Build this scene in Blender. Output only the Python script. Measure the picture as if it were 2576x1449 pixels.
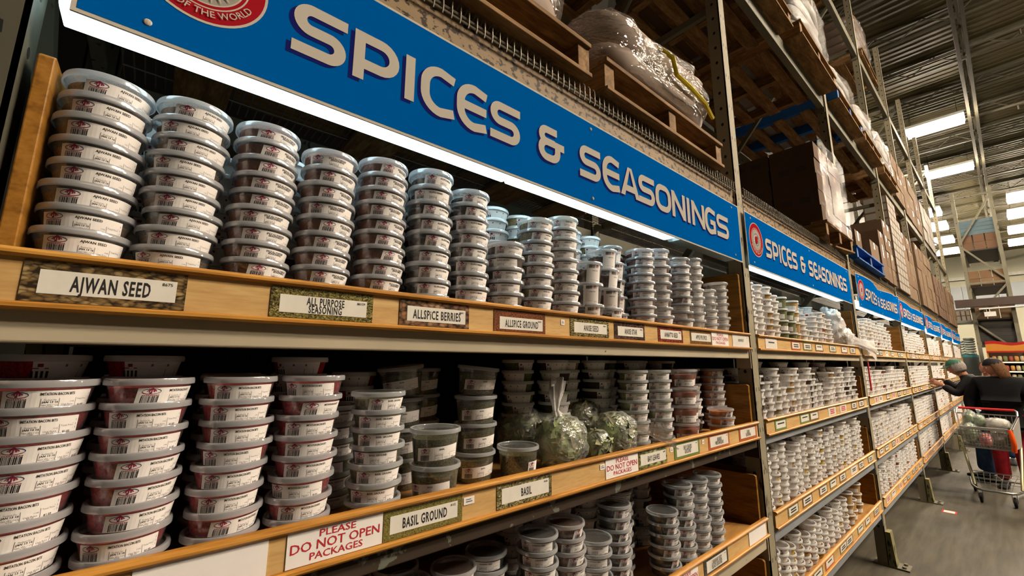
import bpy, bmesh, math, random
from math import sin, cos, pi, radians as RD
from mathutils import Vector, Matrix, noise
for o in list(bpy.data.objects): bpy.data.objects.remove(o)
SC = bpy.context.scene; COL = SC.collection
rnd = random.Random(7)

# ------------------------------------------------------------------ camera
F_PX = 1060.0
cam = bpy.data.objects.new('camera', bpy.data.cameras.new('camera')); COL.objects.link(cam)
cam.data.sensor_width = 36; cam.data.lens = 36*F_PX/2576; cam.data.clip_start = .02
_y, _p, _r = .707183, .175718, .003181
fw = Vector((sin(_y)*cos(_p), cos(_y)*cos(_p), sin(_p)))
r0 = Vector((cos(_y), -sin(_y), 0)); u0 = r0.cross(fw)
cr = r0*cos(_r)+u0*sin(_r); cu = -r0*sin(_r)+u0*cos(_r)
M = Matrix((cr, cu, -fw)).transposed().to_4x4(); M.translation = (0, 0, 1.64)
cam.matrix_world = M; SC.camera = cam

# ------------------------------------------------------------------ world, view
W = bpy.data.worlds.new('world'); SC.world = W; W.use_nodes = True
bg = W.node_tree.nodes['Background']; bg.inputs[0].default_value = (.95, .85, .72, 1); bg.inputs[1].default_value = .035
SC.view_settings.view_transform = 'Standard'; SC.view_settings.look = 'None'
SC.view_settings.exposure = 0.0; SC.view_settings.gamma = 1.0; SC.view_settings.use_curve_mapping = False
SC.cycles.transparent_max_bounces = 24; SC.cycles.max_bounces = 8
LIGHT_E = 290.0      # radiance of the ceiling tubes
STRIP_E = 4.5      # radiance of the lens under the signs

# ------------------------------------------------------------------ materials
MATS = {}
def newmat(name):
    m = bpy.data.materials.new(name); m.use_nodes = True
    nt = m.node_tree; nt.nodes.clear()
    out = nt.nodes.new('ShaderNodeOutputMaterial'); MATS[name] = m
    return m, nt, out
def N(nt, t, **kw):
    n = nt.nodes.new(t)
    for k, v in kw.items():
        if k in n.inputs: n.inputs[k].default_value = v
        else: setattr(n, k, v)
    return n
def coords(nt, scale=(1, 1, 1), kind='Object'):
    tc = nt.nodes.new('ShaderNodeTexCoord'); mp = nt.nodes.new('ShaderNodeMapping')
    mp.inputs['Scale'].default_value = scale
    nt.links.new(tc.outputs[kind], mp.inputs['Vector']); return mp.outputs[0]
def ramp(nt, fac, stops):
    r = nt.nodes.new('ShaderNodeValToRGB'); e = r.color_ramp.elements
    while len(e) < len(stops): e.new(.5)
    for el, (p, c) in zip(e, stops): el.position = p; el.color = (*c, 1)
    nt.links.new(fac, r.inputs[0]); return r.outputs[0]
def mat(name, col, rough=.5, metal=0, var=.12, scale=6, stretch=(1, 1, 1), bump=0, spec=.22, emis=0, emcol=None):
    m, nt, out = newmat(name)
    b = N(nt, 'ShaderNodeBsdfPrincipled', Roughness=rough, Metallic=metal)
    b.inputs['Specular IOR Level'].default_value = spec
    nz = N(nt, 'ShaderNodeTexNoise', Scale=scale, Detail=4.0)
    nt.links.new(coords(nt, stretch), nz.inputs['Vector'])
    lo = tuple(c*(1-var) for c in col); hi = tuple(min(1, c*(1+var)) for c in col)
    nt.links.new(ramp(nt, nz.outputs[0], [(.3, lo), (.7, hi)]), b.inputs['Base Color'])
    if bump:
        bp = N(nt, 'ShaderNodeBump', Strength=bump, Distance=.002)
        nt.links.new(nz.outputs[0], bp.inputs['Height']); nt.links.new(bp.outputs[0], b.inputs['Normal'])
    if emis:
        b.inputs['Emission Color'].default_value = (*(emcol or col), 1); b.inputs['Emission Strength'].default_value = emis
    nt.links.new(b.outputs[0], out.inputs[0]); return m
def wood(name, a, b_, c, rough=.45, stretch=(1.2, 16, 22)):
    m, nt, out = newmat(name)
    b = N(nt, 'ShaderNodeBsdfPrincipled', Roughness=rough); b.inputs['Specular IOR Level'].default_value = .22
    v = coords(nt, stretch)
    n1 = N(nt, 'ShaderNodeTexNoise', Scale=3.0, Detail=6.0, Distortion=.6)
    nt.links.new(v, n1.inputs['Vector'])
    n2 = N(nt, 'ShaderNodeTexNoise', Scale=14.0, Detail=3.0)
    nt.links.new(v, n2.inputs['Vector'])
    mx = N(nt, 'ShaderNodeMix'); mx.data_type = 'FLOAT'; mx.inputs[0].default_value = .35
    nt.links.new(n1.outputs[0], mx.inputs[2]); nt.links.new(n2.outputs[0], mx.inputs[3])
    nt.links.new(ramp(nt, mx.outputs[0], [(.34, a), (.5, b_), (.66, c)]), b.inputs['Base Color'])
    bp = N(nt, 'ShaderNodeBump', Strength=.15, Distance=.001)
    nt.links.new(n2.outputs[0], bp.inputs['Height']); nt.links.new(bp.outputs[0], b.inputs['Normal'])
    nt.links.new(b.outputs[0], out.inputs[0]); return m
def chipped(name, paint, under, thr=.62, scale=9, stretch=(1, 1, 1), rough=.5, detail=6, soft=.02, metal=0):
    m, nt, out = newmat(name)
    b = N(nt, 'ShaderNodeBsdfPrincipled', Roughness=rough+.12, Metallic=metal); b.inputs['Specular IOR Level'].default_value = .15
    n1 = N(nt, 'ShaderNodeTexNoise', Scale=scale, Detail=detail, Roughness=.6)
    nt.links.new(coords(nt, stretch), n1.inputs['Vector'])
    n2 = N(nt, 'ShaderNodeTexNoise', Scale=3.0, Detail=3.0); nt.links.new(coords(nt), n2.inputs['Vector'])
    pc = ramp(nt, n2.outputs[0], [(.3, tuple(x*.85 for x in paint)), (.7, tuple(x*1.1 for x in paint))])
    mx = N(nt, 'ShaderNodeMix'); mx.data_type = 'RGBA'
    nt.links.new(ramp(nt, n1.outputs[0], [(thr, (0, 0, 0)), (thr+soft, (1, 1, 1))]), mx.inputs[0])
    nt.links.new(pc, mx.inputs[6]); mx.inputs[7].default_value = (*under, 1)
    nt.links.new(mx.outputs[2], b.inputs['Base Color']); nt.links.new(b.outputs[0], out.inputs[0]); return m
def seeds(name, cols, scale=90, stretch=(1, 1, 1.6), rough=.5):
    """a printed picture of seeds: one flat print, voronoi cells in the spice's colours"""
    m, nt, out = newmat(name)
    b = N(nt, 'ShaderNodeBsdfPrincipled', Roughness=.25)
    vo = N(nt, 'ShaderNodeTexVoronoi', Scale=scale); vo.inputs['Randomness'].default_value = .95
    nz = N(nt, 'ShaderNodeTexNoise', Scale=scale*.5, Detail=2.0)
    v = coords(nt, stretch); nt.links.new(v, nz.inputs['Vector'])
    ad = N(nt, 'ShaderNodeMixRGB'); ad.inputs[0].default_value = .02
    nt.links.new(v, ad.inputs[1]); nt.links.new(nz.outputs[1], ad.inputs[2]); nt.links.new(ad.outputs[0], vo.inputs['Vector'])
    sp = N(nt, 'ShaderNodeSeparateColor'); nt.links.new(vo.outputs['Color'], sp.inputs[0])
    base = ramp(nt, sp.outputs[0], [(i/(len(cols)-1 or 1), c) for i, c in enumerate(cols)])
    mx = N(nt, 'ShaderNodeMix'); mx.data_type = 'RGBA'
    nt.links.new(ramp(nt, vo.outputs['Distance'], [(.25, (0, 0, 0)), (.75, (1, 1, 1))]), mx.inputs[0])
    nt.links.new(base, mx.inputs[6]); mx.inputs[7].default_value = (.03, .02, .012, 1)
    nt.links.new(mx.outputs[2], b.inputs['Base Color']); nt.links.new(b.outputs[0], out.inputs[0]); return m
def plastic(name, tint, alpha, trans=.5, gloss=.12, rough=.15):
    """thin clear or milky plastic: part see-through, part scattering, with a glossy skin"""
    m, nt, out = newmat(name)
    d = N(nt, 'ShaderNodeBsdfDiffuse', Color=(*tint, 1)); t = N(nt, 'ShaderNodeBsdfTranslucent', Color=(*tint, 1))
    tr = N(nt, 'ShaderNodeBsdfTransparent', Color=(.97, .985, 1, 1)); g = N(nt, 'ShaderNodeBsdfGlossy', Roughness=rough)
    m1 = N(nt, 'ShaderNodeMixShader', Fac=trans); nt.links.new(d.outputs[0], m1.inputs[1]); nt.links.new(t.outputs[0], m1.inputs[2])
    m2 = N(nt, 'ShaderNodeMixShader', Fac=alpha); nt.links.new(tr.outputs[0], m2.inputs[1]); nt.links.new(m1.outputs[0], m2.inputs[2])
    lw = N(nt, 'ShaderNodeLayerWeight', Blend=.25)
    mu = N(nt, 'ShaderNodeMath', operation='MULTIPLY_ADD'); mu.inputs[1].default_value = .55; mu.inputs[2].default_value = gloss*.4
    nt.links.new(lw.outputs['Fresnel'], mu.inputs[0])
    m3 = N(nt, 'ShaderNodeMixShader'); nt.links.new(mu.outputs[0], m3.inputs[0])
    nt.links.new(m2.outputs[0], m3.inputs[1]); nt.links.new(g.outputs[0], m3.inputs[2])
    nt.links.new(m3.outputs[0], out.inputs[0]); return m
def film(name, tint=(.8, .82, .85), alpha=.3, rough=.12, scale=9, stretch=(1, 1, 3), dist=.03, gl=.30):
    """creased stretch film: broad folds plus fine wrinkles that glint"""
    m, nt, out = newmat(name); v = coords(nt, stretch)
    nz = N(nt, 'ShaderNodeTexNoise', Scale=scale, Detail=3.0, Distortion=1.6); nt.links.new(v, nz.inputs['Vector'])
    n2 = N(nt, 'ShaderNodeTexVoronoi', Scale=scale*5.5); nt.links.new(v, n2.inputs['Vector'])
    bp = N(nt, 'ShaderNodeBump', Strength=.9, Distance=dist); nt.links.new(nz.outputs[0], bp.inputs['Height'])
    b2 = N(nt, 'ShaderNodeBump', Strength=.55, Distance=dist*.35); nt.links.new(n2.outputs['Distance'], b2.inputs['Height']); nt.links.new(bp.outputs[0], b2.inputs['Normal'])
    g = N(nt, 'ShaderNodeBsdfGlossy', Roughness=rough); nt.links.new(b2.outputs[0], g.inputs['Normal'])
    d = N(nt, 'ShaderNodeBsdfDiffuse', Color=(*tint, 1)); nt.links.new(b2.outputs[0], d.inputs['Normal'])
    tr = N(nt, 'ShaderNodeBsdfTransparent')
    m2 = N(nt, 'ShaderNodeMixShader', Fac=alpha); nt.links.new(tr.outputs[0], m2.inputs[1]); nt.links.new(d.outputs[0], m2.inputs[2])
    m3 = N(nt, 'ShaderNodeMixShader', Fac=gl); nt.links.new(m2.outputs[0], m3.inputs[1]); nt.links.new(g.outputs[0], m3.inputs[2])
    nt.links.new(m3.outputs[0], out.inputs[0]); return m
def glow(name, col, s):
    m, nt, out = newmat(name); e = N(nt, 'ShaderNodeEmission', Color=(*col, 1), Strength=s); nt.links.new(e.outputs[0], out.inputs[0]); return m
def ink(name, col, rough=.6):
    m, nt, out = newmat(name); b = N(nt, 'ShaderNodeBsdfPrincipled', Roughness=rough); b.inputs['Base Color'].default_value = (*col, 1); b.inputs['Specular IOR Level'].default_value = .25
    nt.links.new(b.outputs[0], out.inputs[0]); return m

def matte(name, col):
    m, nt, out = newmat(name); d = N(nt, 'ShaderNodeBsdfDiffuse', Color=(*col, 1), Roughness=.3); nt.links.new(d.outputs[0], out.inputs[0]); return m
OAK = wood('oak_rail', (.27, .115, .018), (.45, .205, .036), (.55, .28, .06), rough=.42)
PLY = wood('plywood_panel', (.44, .26, .095), (.54, .34, .135), (.60, .41, .175), stretch=(2, 9, 14))
BOARD = wood('side_board', (.15, .062, .008), (.28, .122, .017), (.35, .165, .03), stretch=(9, 1.5, 12))
DECK = wood('deck_board', (.26, .12, .03), (.38, .19, .055), (.46, .25, .08), stretch=(1.5, 9, 9))
PALW = wood('pallet_wood', (.10, .05, .017), (.20, .108, .04), (.31, .18, .075), rough=.8, stretch=(1.5, 9, 9))
PALWY = wood('pallet_wood_cross', (.10, .05, .017), (.20, .108, .04), (.31, .18, .075), rough=.8, stretch=(9, 1.5, 9))
PALB = chipped('blue_pallet_paint', (.01, .09, .34), (.10, .07, .05), thr=.66, scale=7)
CREAM = chipped('cream_beam_paint', (.42, .36, .26), (.05, .03, .02), thr=.70, scale=22)
SPECK = chipped('speckled_beam_paint', (.25, .17, .092), (.025, .015, .008), thr=.54, scale=38, stretch=(1, 1, 1.4))
RUST = chipped('rusted_beam_paint', (.045, .031, .021), (.13, .135, .11), thr=.60, scale=14, stretch=(1, 1, 1), rough=.6)
TEAL = chipped('grey_green_beam_paint', (.16, .19, .17), (.05, .035, .025), thr=.56, scale=9)
BLUEG = chipped('grey_blue_steel', (.22, .235, .25), (.09, .07, .05), thr=.68, scale=16)
POST = chipped('olive_grey_post_paint', (.15, .14, .10), (.045, .04, .03), thr=.64, scale=14, stretch=(1, 1, .4))
POSTL = chipped('cream_post_paint', (.27, .235, .16), (.06, .04, .025), thr=.64, scale=12, stretch=(1, 1, .35))
POSTD = chipped('shaded_olive_post_paint', (.075, .07, .05), (.02, .018, .013), thr=.64, scale=14, stretch=(1, 1, .4)); POSTY = chipped('chipped_yellow_green_paint', (.22, .20, .095), (.045, .04, .03), thr=.58, scale=18, stretch=(1, 1, .5))  # POSTD: shade on the far-left upright, put into a darker copy of its paint
DARK = ink('dark_hole', (.008, .008, .007)); STEEL = mat('galvanised_wire', (.17, .15, .115), .5, .3)
WHITE = mat('label_paper', (.80, .765, .74), .45, var=.03, scale=20)
CARD = mat('card_paper', (.70, .67, .60), .3, var=.05, scale=30)
INK = ink('black_ink', (.02, .018, .02)); REDI = ink('red_ink', (.45, .02, .03)); NAVY = ink('navy_ink', (.03, .02, .10)); GREYI = ink('grey_ink', (.16, .15, .15))
CUP = plastic('clear_cup_plastic', (.80, .85, .88), .10, gloss=.25, rough=.12)
LID = plastic('milky_lid_plastic', (.88, .90, .94), .44, trans=.34, gloss=.4, rough=.12)
LIDTOP = plastic('clear_lid_plastic', (.88, .95, .98), .24, trans=.78, gloss=.25, rough=.10); LIDFAR = plastic('white_lid_plastic', (.90, .90, .89), .85, trans=.25, gloss=.3, rough=.15)
HOLD = plastic('clear_card_holder', (.8, .85, .88), .05, gloss=.3, rough=.08)
BAGM = film('bag_film', (.80, .82, .80), .15, rough=.22, scale=16, stretch=(1, 1, 1.5), dist=.012, gl=.10); BAGW = film('white_bag_film', (.80, .77, .74), .55, rough=.25, scale=16, stretch=(1, 1, 1), dist=.01, gl=.12)
WRAP = film('stretch_wrap', (.50, .44, .40), .12, rough=.09, scale=13, stretch=(.45, 1, 2.6), gl=.22); WRAPC = film('carton_wrap', (.36, .33, .31), .05, rough=.12, scale=7, stretch=(1, 1, 2.2), dist=.025, gl=.09)
SIGNB = matte('sign_blue', (.0, .108, .41))
SIGNC = matte('sign_cream', (.54, .50, .43)); SIGNS = matte('sign_shadow_navy', (.012, .014, .14))
LREDI = ink('label_dark_red', (.26, .02, .05)); EMR = matte('emblem_red', (.36, .012, .02)); EMG = matte('emblem_grey', (.36, .33, .29)); EMB = matte('emblem_blue', (.05, .13, .36))
LENS = glow('lamp_lens', (.66, .92, 1.0), STRIP_E); TUBE = glow('ceiling_tube', (1.0, .84, .65), LIGHT_E)
LENSOFF = plastic('unlit_lamp_lens', (.6, .72, .70), .8, gloss=.3)
CONTENT = {}
def content(key, col, var=.35, scale=320, bump=.5):
    CONTENT[key] = mat('spice_'+key, col, .8, var=var, scale=scale, bump=bump, spec=.2); return CONTENT[key]
content('ajwan', (.17, .10, .055), .5, 300); content('all_purpose', (.20, .065, .03)); content('berries', (.055, .032, .022), .7, 160)
content('allspice', (.16, .09, .055), .2); content('anise', (.27, .20, .10), .5, 300); content('star', (.11, .05, .032), .7, 120)
content('annatto', (.21, .045, .02), .5, 260); content('pie', (.19, .075, .035), .25); content('white', (.76, .66, .58), .1)
content('bacon', (.36, .020, .026), .6, 260); content('basil_ground', (.13, .12, .05), .35); content('basil', (.105, .095, .035), .85, 260)
content('bay', (.22, .20, .07), .3); content('berbere', (.36, .10, .03), .3); content('paprika', (.44, .12, .07), .15); content('cajun', (.52, .15, .025), .3)
content('caraway', (.028, .022, .018), .4, 260); content('tan', (.40, .24, .085), .3); content('mustard', (.50, .33, .06), .25); content('green', (.13, .14, .06), .5, 260); content('dark', (.05, .035, .022), .5)

# ------------------------------------------------------------------ mesh helper
class MB:
    def __init__(s): s.v = []; s.f = []; s.m = []; s.T = None
    def add(s, vs, fs, m=0):
        b = len(s.v); T = s.T
        s.v += [tuple(T @ Vector(p)) for p in vs] if T is not None else [tuple(p) for p in vs]
        s.f += [tuple(i+b for i in f) for f in fs]; s.m += [m]*len(fs); return s
    def box(s, x0, x1, y0, y1, z0, z1, m=0):
        return s.add([(x0,y0,z0),(x1,y0,z0),(x1,y1,z0),(x0,y1,z0),(x0,y0,z1),(x1,y0,z1),(x1,y1,z1),(x0,y1,z1)],
            [(0,3,2,1),(4,5,6,7),(0,1,5,4),(1,2,6,5),(2,3,7,6),(3,0,4,7)], m)
    def prism(s, poly, a0, a1, axis=0, m=0):
        """poly of 2-D points in the plane normal to axis; swept a0..a1"""
        n = len(poly)
        def pt(p, a): return (a, p[0], p[1]) if axis == 0 else ((p[0], a, p[1]) if axis == 1 else (p[0], p[1], a))
        vs = [pt(p, a0) for p in poly]+[pt(p, a1) for p in poly]
        fs = [(i, (i+1) % n, n+(i+1) % n, n+i) for i in range(n)]+[tuple(range(n))[::-1], tuple(range(n, 2*n))]
        return s.add(vs, fs, m)
    def lathe(s, prof, seg=32, c=(0, 0, 0), m=0, a0=0, a1=2*pi, caps=False):
        full = abs(a1-a0-2*pi) < 1e-6; n = seg if full else seg+1; k = len(prof)
        vs = []
        for i in range(n):
            a = a0+(a1-a0)*i/seg
            vs += [(c[0]+r*cos(a), c[1]+r*sin(a), c[2]+z) for r, z in prof]
        fs = []
        for i in range(seg):
            j = (i+1) % n
            for q in range(k-1): fs.append((i*k+q, j*k+q, j*k+q+1, i*k+q+1))
        if caps and full: fs.append(tuple(i*k for i in range(n))[::-1]); fs.append(tuple(i*k+k-1 for i in range(n)))
        return s.add(vs, fs, m)
    def tube(s, pts, r, seg=8, m=0, closed=False, caps=True):
        P = [Vector(p) for p in pts]; n = len(P); rr = r if isinstance(r, (list, tuple)) else [r]*n
        vs = []; up = None
        for i, p in enumerate(P):
            if closed: d = P[(i+1) % n]-P[i-1]
            else: d = P[min(i+1, n-1)]-P[max(i-1, 0)]
            d.normalize()
            if up is None: up = Vector((0, 0, 1)) if abs(d.z) < .9 else Vector((1, 0, 0))
            a = d.cross(up)
            if a.length < 1e-6: a = d.orthogonal()
            a.normalize(); b = a.cross(d); b.normalize(); up = b
            vs += [tuple(p+a*rr[i]*cos(2*pi*k/seg)+b*rr[i]*sin(2*pi*k/seg)) for k in range(seg)]
        fs = [(i*seg+k, i*seg+(k+1) % seg, ((i+1) % n)*seg+(k+1) % seg, ((i+1) % n)*seg+k) for i in range(n if closed else n-1) for k in range(seg)]
        if caps and not closed: fs += [tuple(range(seg))[::-1], tuple(range((n-1)*seg, n*seg))]
        return s.add(vs, fs, m)
    def bar(s, p, q, w, h, m=0):
        p = Vector(p); q = Vector(q); d = (q-p).normalized(); up = Vector((0, 0, 1)) if abs(d.z) < .95 else Vector((0, 1, 0))
        a = d.cross(up).normalized(); b = a.cross(d).normalized()
        vs = [tuple(e+a*sx*w/2+b*sz*h/2) for e in (p, q) for sx, sz in ((-1,-1),(1,-1),(1,1),(-1,1))]
        return s.add(vs, [(0,1,2,3),(7,6,5,4),(0,4,5,1),(1,5,6,2),(2,6,7,3),(3,7,4,0)], m)
    def sphere(s, c, r, su=16, sv=10, m=0, jit=0, seed=0):
        c = Vector(c); r = Vector(r) if isinstance(r, (list, tuple)) else Vector((r, r, r))
        vs = []
        for j in range(sv+1):
            t = pi*j/sv
            for i in range(su):
                a = 2*pi*i/su; d = Vector((sin(t)*cos(a), sin(t)*sin(a), -cos(t)))
                k = 1+jit*noise.noise(d*2.1+Vector((seed*3.7, seed, 0)))
                vs.append((c.x+d.x*r.x*k, c.y+d.y*r.y*k, c.z+d.z*r.z*k))
        fs = [(j*su+i, j*su+(i+1) % su, (j+1)*su+(i+1) % su, (j+1)*su+i) for j in range(sv) for i in range(su)]
        return s.add(vs, fs, m)
    def build(s, name, mats, parent=None, smooth=False, bev=0, ang=35, loc=None):
        me = bpy.data.meshes.new(name); me.from_pydata(s.v, [], s.f)
        mats = mats if isinstance(mats, (list, tuple)) else [mats]
        for x in mats: me.materials.append(x)
        if len(mats) > 1: me.polygons.foreach_set('material_index', s.m)
        if smooth:
            me.polygons.foreach_set('use_smooth', [True]*len(s.f)); me.update()
            me.set_sharp_from_angle(angle=RD(ang))
        me.validate(); me.update()
        o = bpy.data.objects.new(name, me); COL.objects.link(o)
        if parent is not None: o.parent = parent
        if loc: o.location = loc
        if bev:
            b = o.modifiers.new('bevel', 'BEVEL'); b.width = bev; b.segments = 2; b.limit_method = 'ANGLE'; b.angle_limit = RD(40)
        return o
def tag(o, label=None, cat=None, group=None, kind=None):
    if label: o['label'] = label
    if cat: o['category'] = cat
    if group: o['group'] = group
    if kind: o['kind'] = kind
    return o
def thing(name, label, cat, loc=(0, 0, 0), rz=0, group=None):
    o = bpy.data.objects.new(name, None); COL.objects.link(o); o.location = loc; o.rotation_euler = (0, 0, rz); o.empty_display_size = .05
    return tag(o, label, cat, group)
def dup(root, label, loc, rot=(0, 0, 0), scale=(1, 1, 1), group=None):
    r = root.copy(); COL.objects.link(r); r.location = loc; r.rotation_euler = rot; r.scale = scale; r['label'] = label
    if group: r['group'] = group
    for ch in list(root.children):
        c = ch.copy(); COL.objects.link(c); c.parent = r
        for g in list(ch.children):
            d = g.copy(); COL.objects.link(d); d.parent = c
    return r
ORD = ['zeroth', 'first', 'second', 'third', 'fourth', 'fifth', 'sixth', 'seventh', 'eighth', 'ninth', 'tenth', 'eleventh', 'twelfth', 'thirteenth', 'fourteenth', 'fifteenth', 'sixteenth', 'seventeenth', 'eighteenth', 'nineteenth', 'twentieth']

# ------------------------------------------------------------------ lettering
_TX = {}
def text_geo(txt, bold=.0, sp=0):
    """flat triangles of a text, height of capitals = 1, starting at x = 0"""
    k = (txt, bold, sp)
    if k in _TX: return _TX[k]
    cu_ = bpy.data.curves.new('t', 'FONT'); cu_.body = txt; cu_.size = 1; cu_.resolution_u = 2; cu_.fill_mode = 'FRONT'; cu_.offset = bold; cu_.space_character = 1.0 if not sp else sp
    o = bpy.data.objects.new('t', cu_); COL.objects.link(o)
    dg = bpy.context.evaluated_depsgraph_get(); ev = o.evaluated_get(dg); me = ev.to_mesh()
    vs = [(v.co.x, v.co.y) for v in me.vertices]; fs = [tuple(p.vertices) for p in me.polygons]
    ev.to_mesh_clear(); bpy.data.objects.remove(o); bpy.data.curves.remove(cu_)
    if vs:
        cap = .729; x0 = min(v[0] for v in vs); vs = [((x-x0)/cap, y/cap) for x, y in vs]
    _TX[k] = (vs, fs); return _TX[k]
def put_text(mb, txt, cx, cy, h, w=None, m=0, bold=0, mapf=None, align='c', maxw=None, cond=1.0, sp=0):
    """text in a (u, v) plane, mapped to 3-D by mapf"""
    vs, fs = text_geo(txt, bold, sp)
    if not vs: return
    tw = max(v[0] for v in vs); sx = (w/tw) if w else h*cond
    if maxw and sx*tw > maxw: sx = maxw/tw
    off = cx-(sx*tw/2 if align == 'c' else 0)
    mb.add([mapf(off+x*sx, cy+y*h-h/2) for x, y in vs], fs, m)
def arc(cx, cy, r, a0, a1, n=8):
    return [(cx+r*cos(RD(a0+(a1-a0)*i/n)), cy+r*sin(RD(a0+(a1-a0)*i/n))) for i in range(n+1)]
def ribbon(mb, pts, t, mapf, m=0, closed=False):
    P = []
    for p in pts:
        if not P or (Vector(p)-Vector(P[-1])).length > 1e-5: P.append(p)
    P = [Vector((p[0], p[1])) for p in P]; n = len(P); L = []; Rr = []
    for i in range(n):
        a = P[i-1] if (i > 0 or closed) else None; b = P[(i+1) % n] if (i < n-1 or closed) else None
        d1 = (P[i]-a).normalized() if a is not None else None; d2 = (b-P[i]).normalized() if b is not None else None
        if d1 is None: d1 = d2
        if d2 is None: d2 = d1
        n1 = Vector((-d1.y, d1.x)); n2 = Vector((-d2.y, d2.x)); nn = (n1+n2).normalized()
        k = t/2/max(.4, nn.dot(n1)); L.append(P[i]+nn*k); Rr.append(P[i]-nn*k)
    vs = [mapf(p.x, p.y) for p in L+Rr]; q = n if closed else n-1
    mb.add(vs, [(i, n+i, n+(i+1) % n, (i+1) % n) for i in range(q)], m)
def glyph(ch, w, h, t):
    xl, xr = t/2, w-t/2; y1, y2, y3 = h-t/2, h/2, t/2; r = min((y1-y2)/2, .45*(w-t)); R2 = min(.38*h, .9*(w-t))
    if ch == 'S':
        return [[(w, y1)]+arc(xl+r, y1-r, r, 90, 180)+arc(xl+r, y2+r, r, 180, 270)+arc(xr-r, y2-r, r, 90, 0)+arc(xr-r, y3+r, r, 0, -90)+[(0, y3)]]
    if ch == 'P':
        rb = (y1-h*.34)/2
        return [[(xl, 0), (xl, h-t*.5)], [(0, y1)]+arc(xr-rb, y1-rb, rb, 90, -90, 12)+[(0, h*.34)]]
    if ch == 'I': return [[(w/2, 0), (w/2, h)]]
    if ch == 'C': return [[(w, y1)]+arc(xl+R2, y1-R2*.8, R2, 90, 180)+arc(xl+R2, y3+R2*.8, R2, 180, 270)+[(w, y3)]]
    if ch == 'E': return glyph('C', w, h, t)+[[(xl, y2), (w, y2)]]
    if ch == 'A': k = t*1.06; return [[('poly',), (0, 0), (k, 0), (w/2+t*.12, h), (w/2-t*.52, h)], [('poly',), (w-k, 0), (w, 0), (w/2+t*.52, h), (w/2-t*.12, h)], [(w*.22, h*.27), (w*.78, h*.27)]]
    if ch == 'O':
        r = min(.3*h, (w-t)/2)
        return [[('closed',)]+arc(xr-r, y1-r, r, 0, 90)+arc(xl+r, y1-r, r, 90, 180)+arc(xl+r, y3+r, r, 180, 270)+arc(xr-r, y3+r, r, 270, 360)]
    if ch == 'N': return [[(xl, 0), (xl, h)], [(xr, 0), (xr, h)], [(xl, h-t*.3), (xr, t*.3)]]
    if ch == 'G': return [[(w, y1)]+arc(xl+R2, y1-R2*.8, R2, 90, 180)+arc(xl+R2, y3+R2*.8, R2, 180, 270)+[(xr, y3), (xr, y2-t*.2), (w*.5, y2-t*.2)]]
    if ch == '&':
        ya = h*.55; ra = (y1-ya)/2; rb = (ya-y3)/2; x1 = w*.12
        return [[(w*.70, y1)]+arc(x1+ra, y1-ra, ra, 90, 270, 10)+[(w*.62, ya)], [(w*.5, ya)]+arc(x1+rb*.9, ya-rb, rb, 90, 270, 10)+arc(w*.72-rb, y3+rb, rb, -90, 0, 8)+[(w*.72, ya-.02*h), (w*.98, ya-.02*h)]]
    return []

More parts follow.
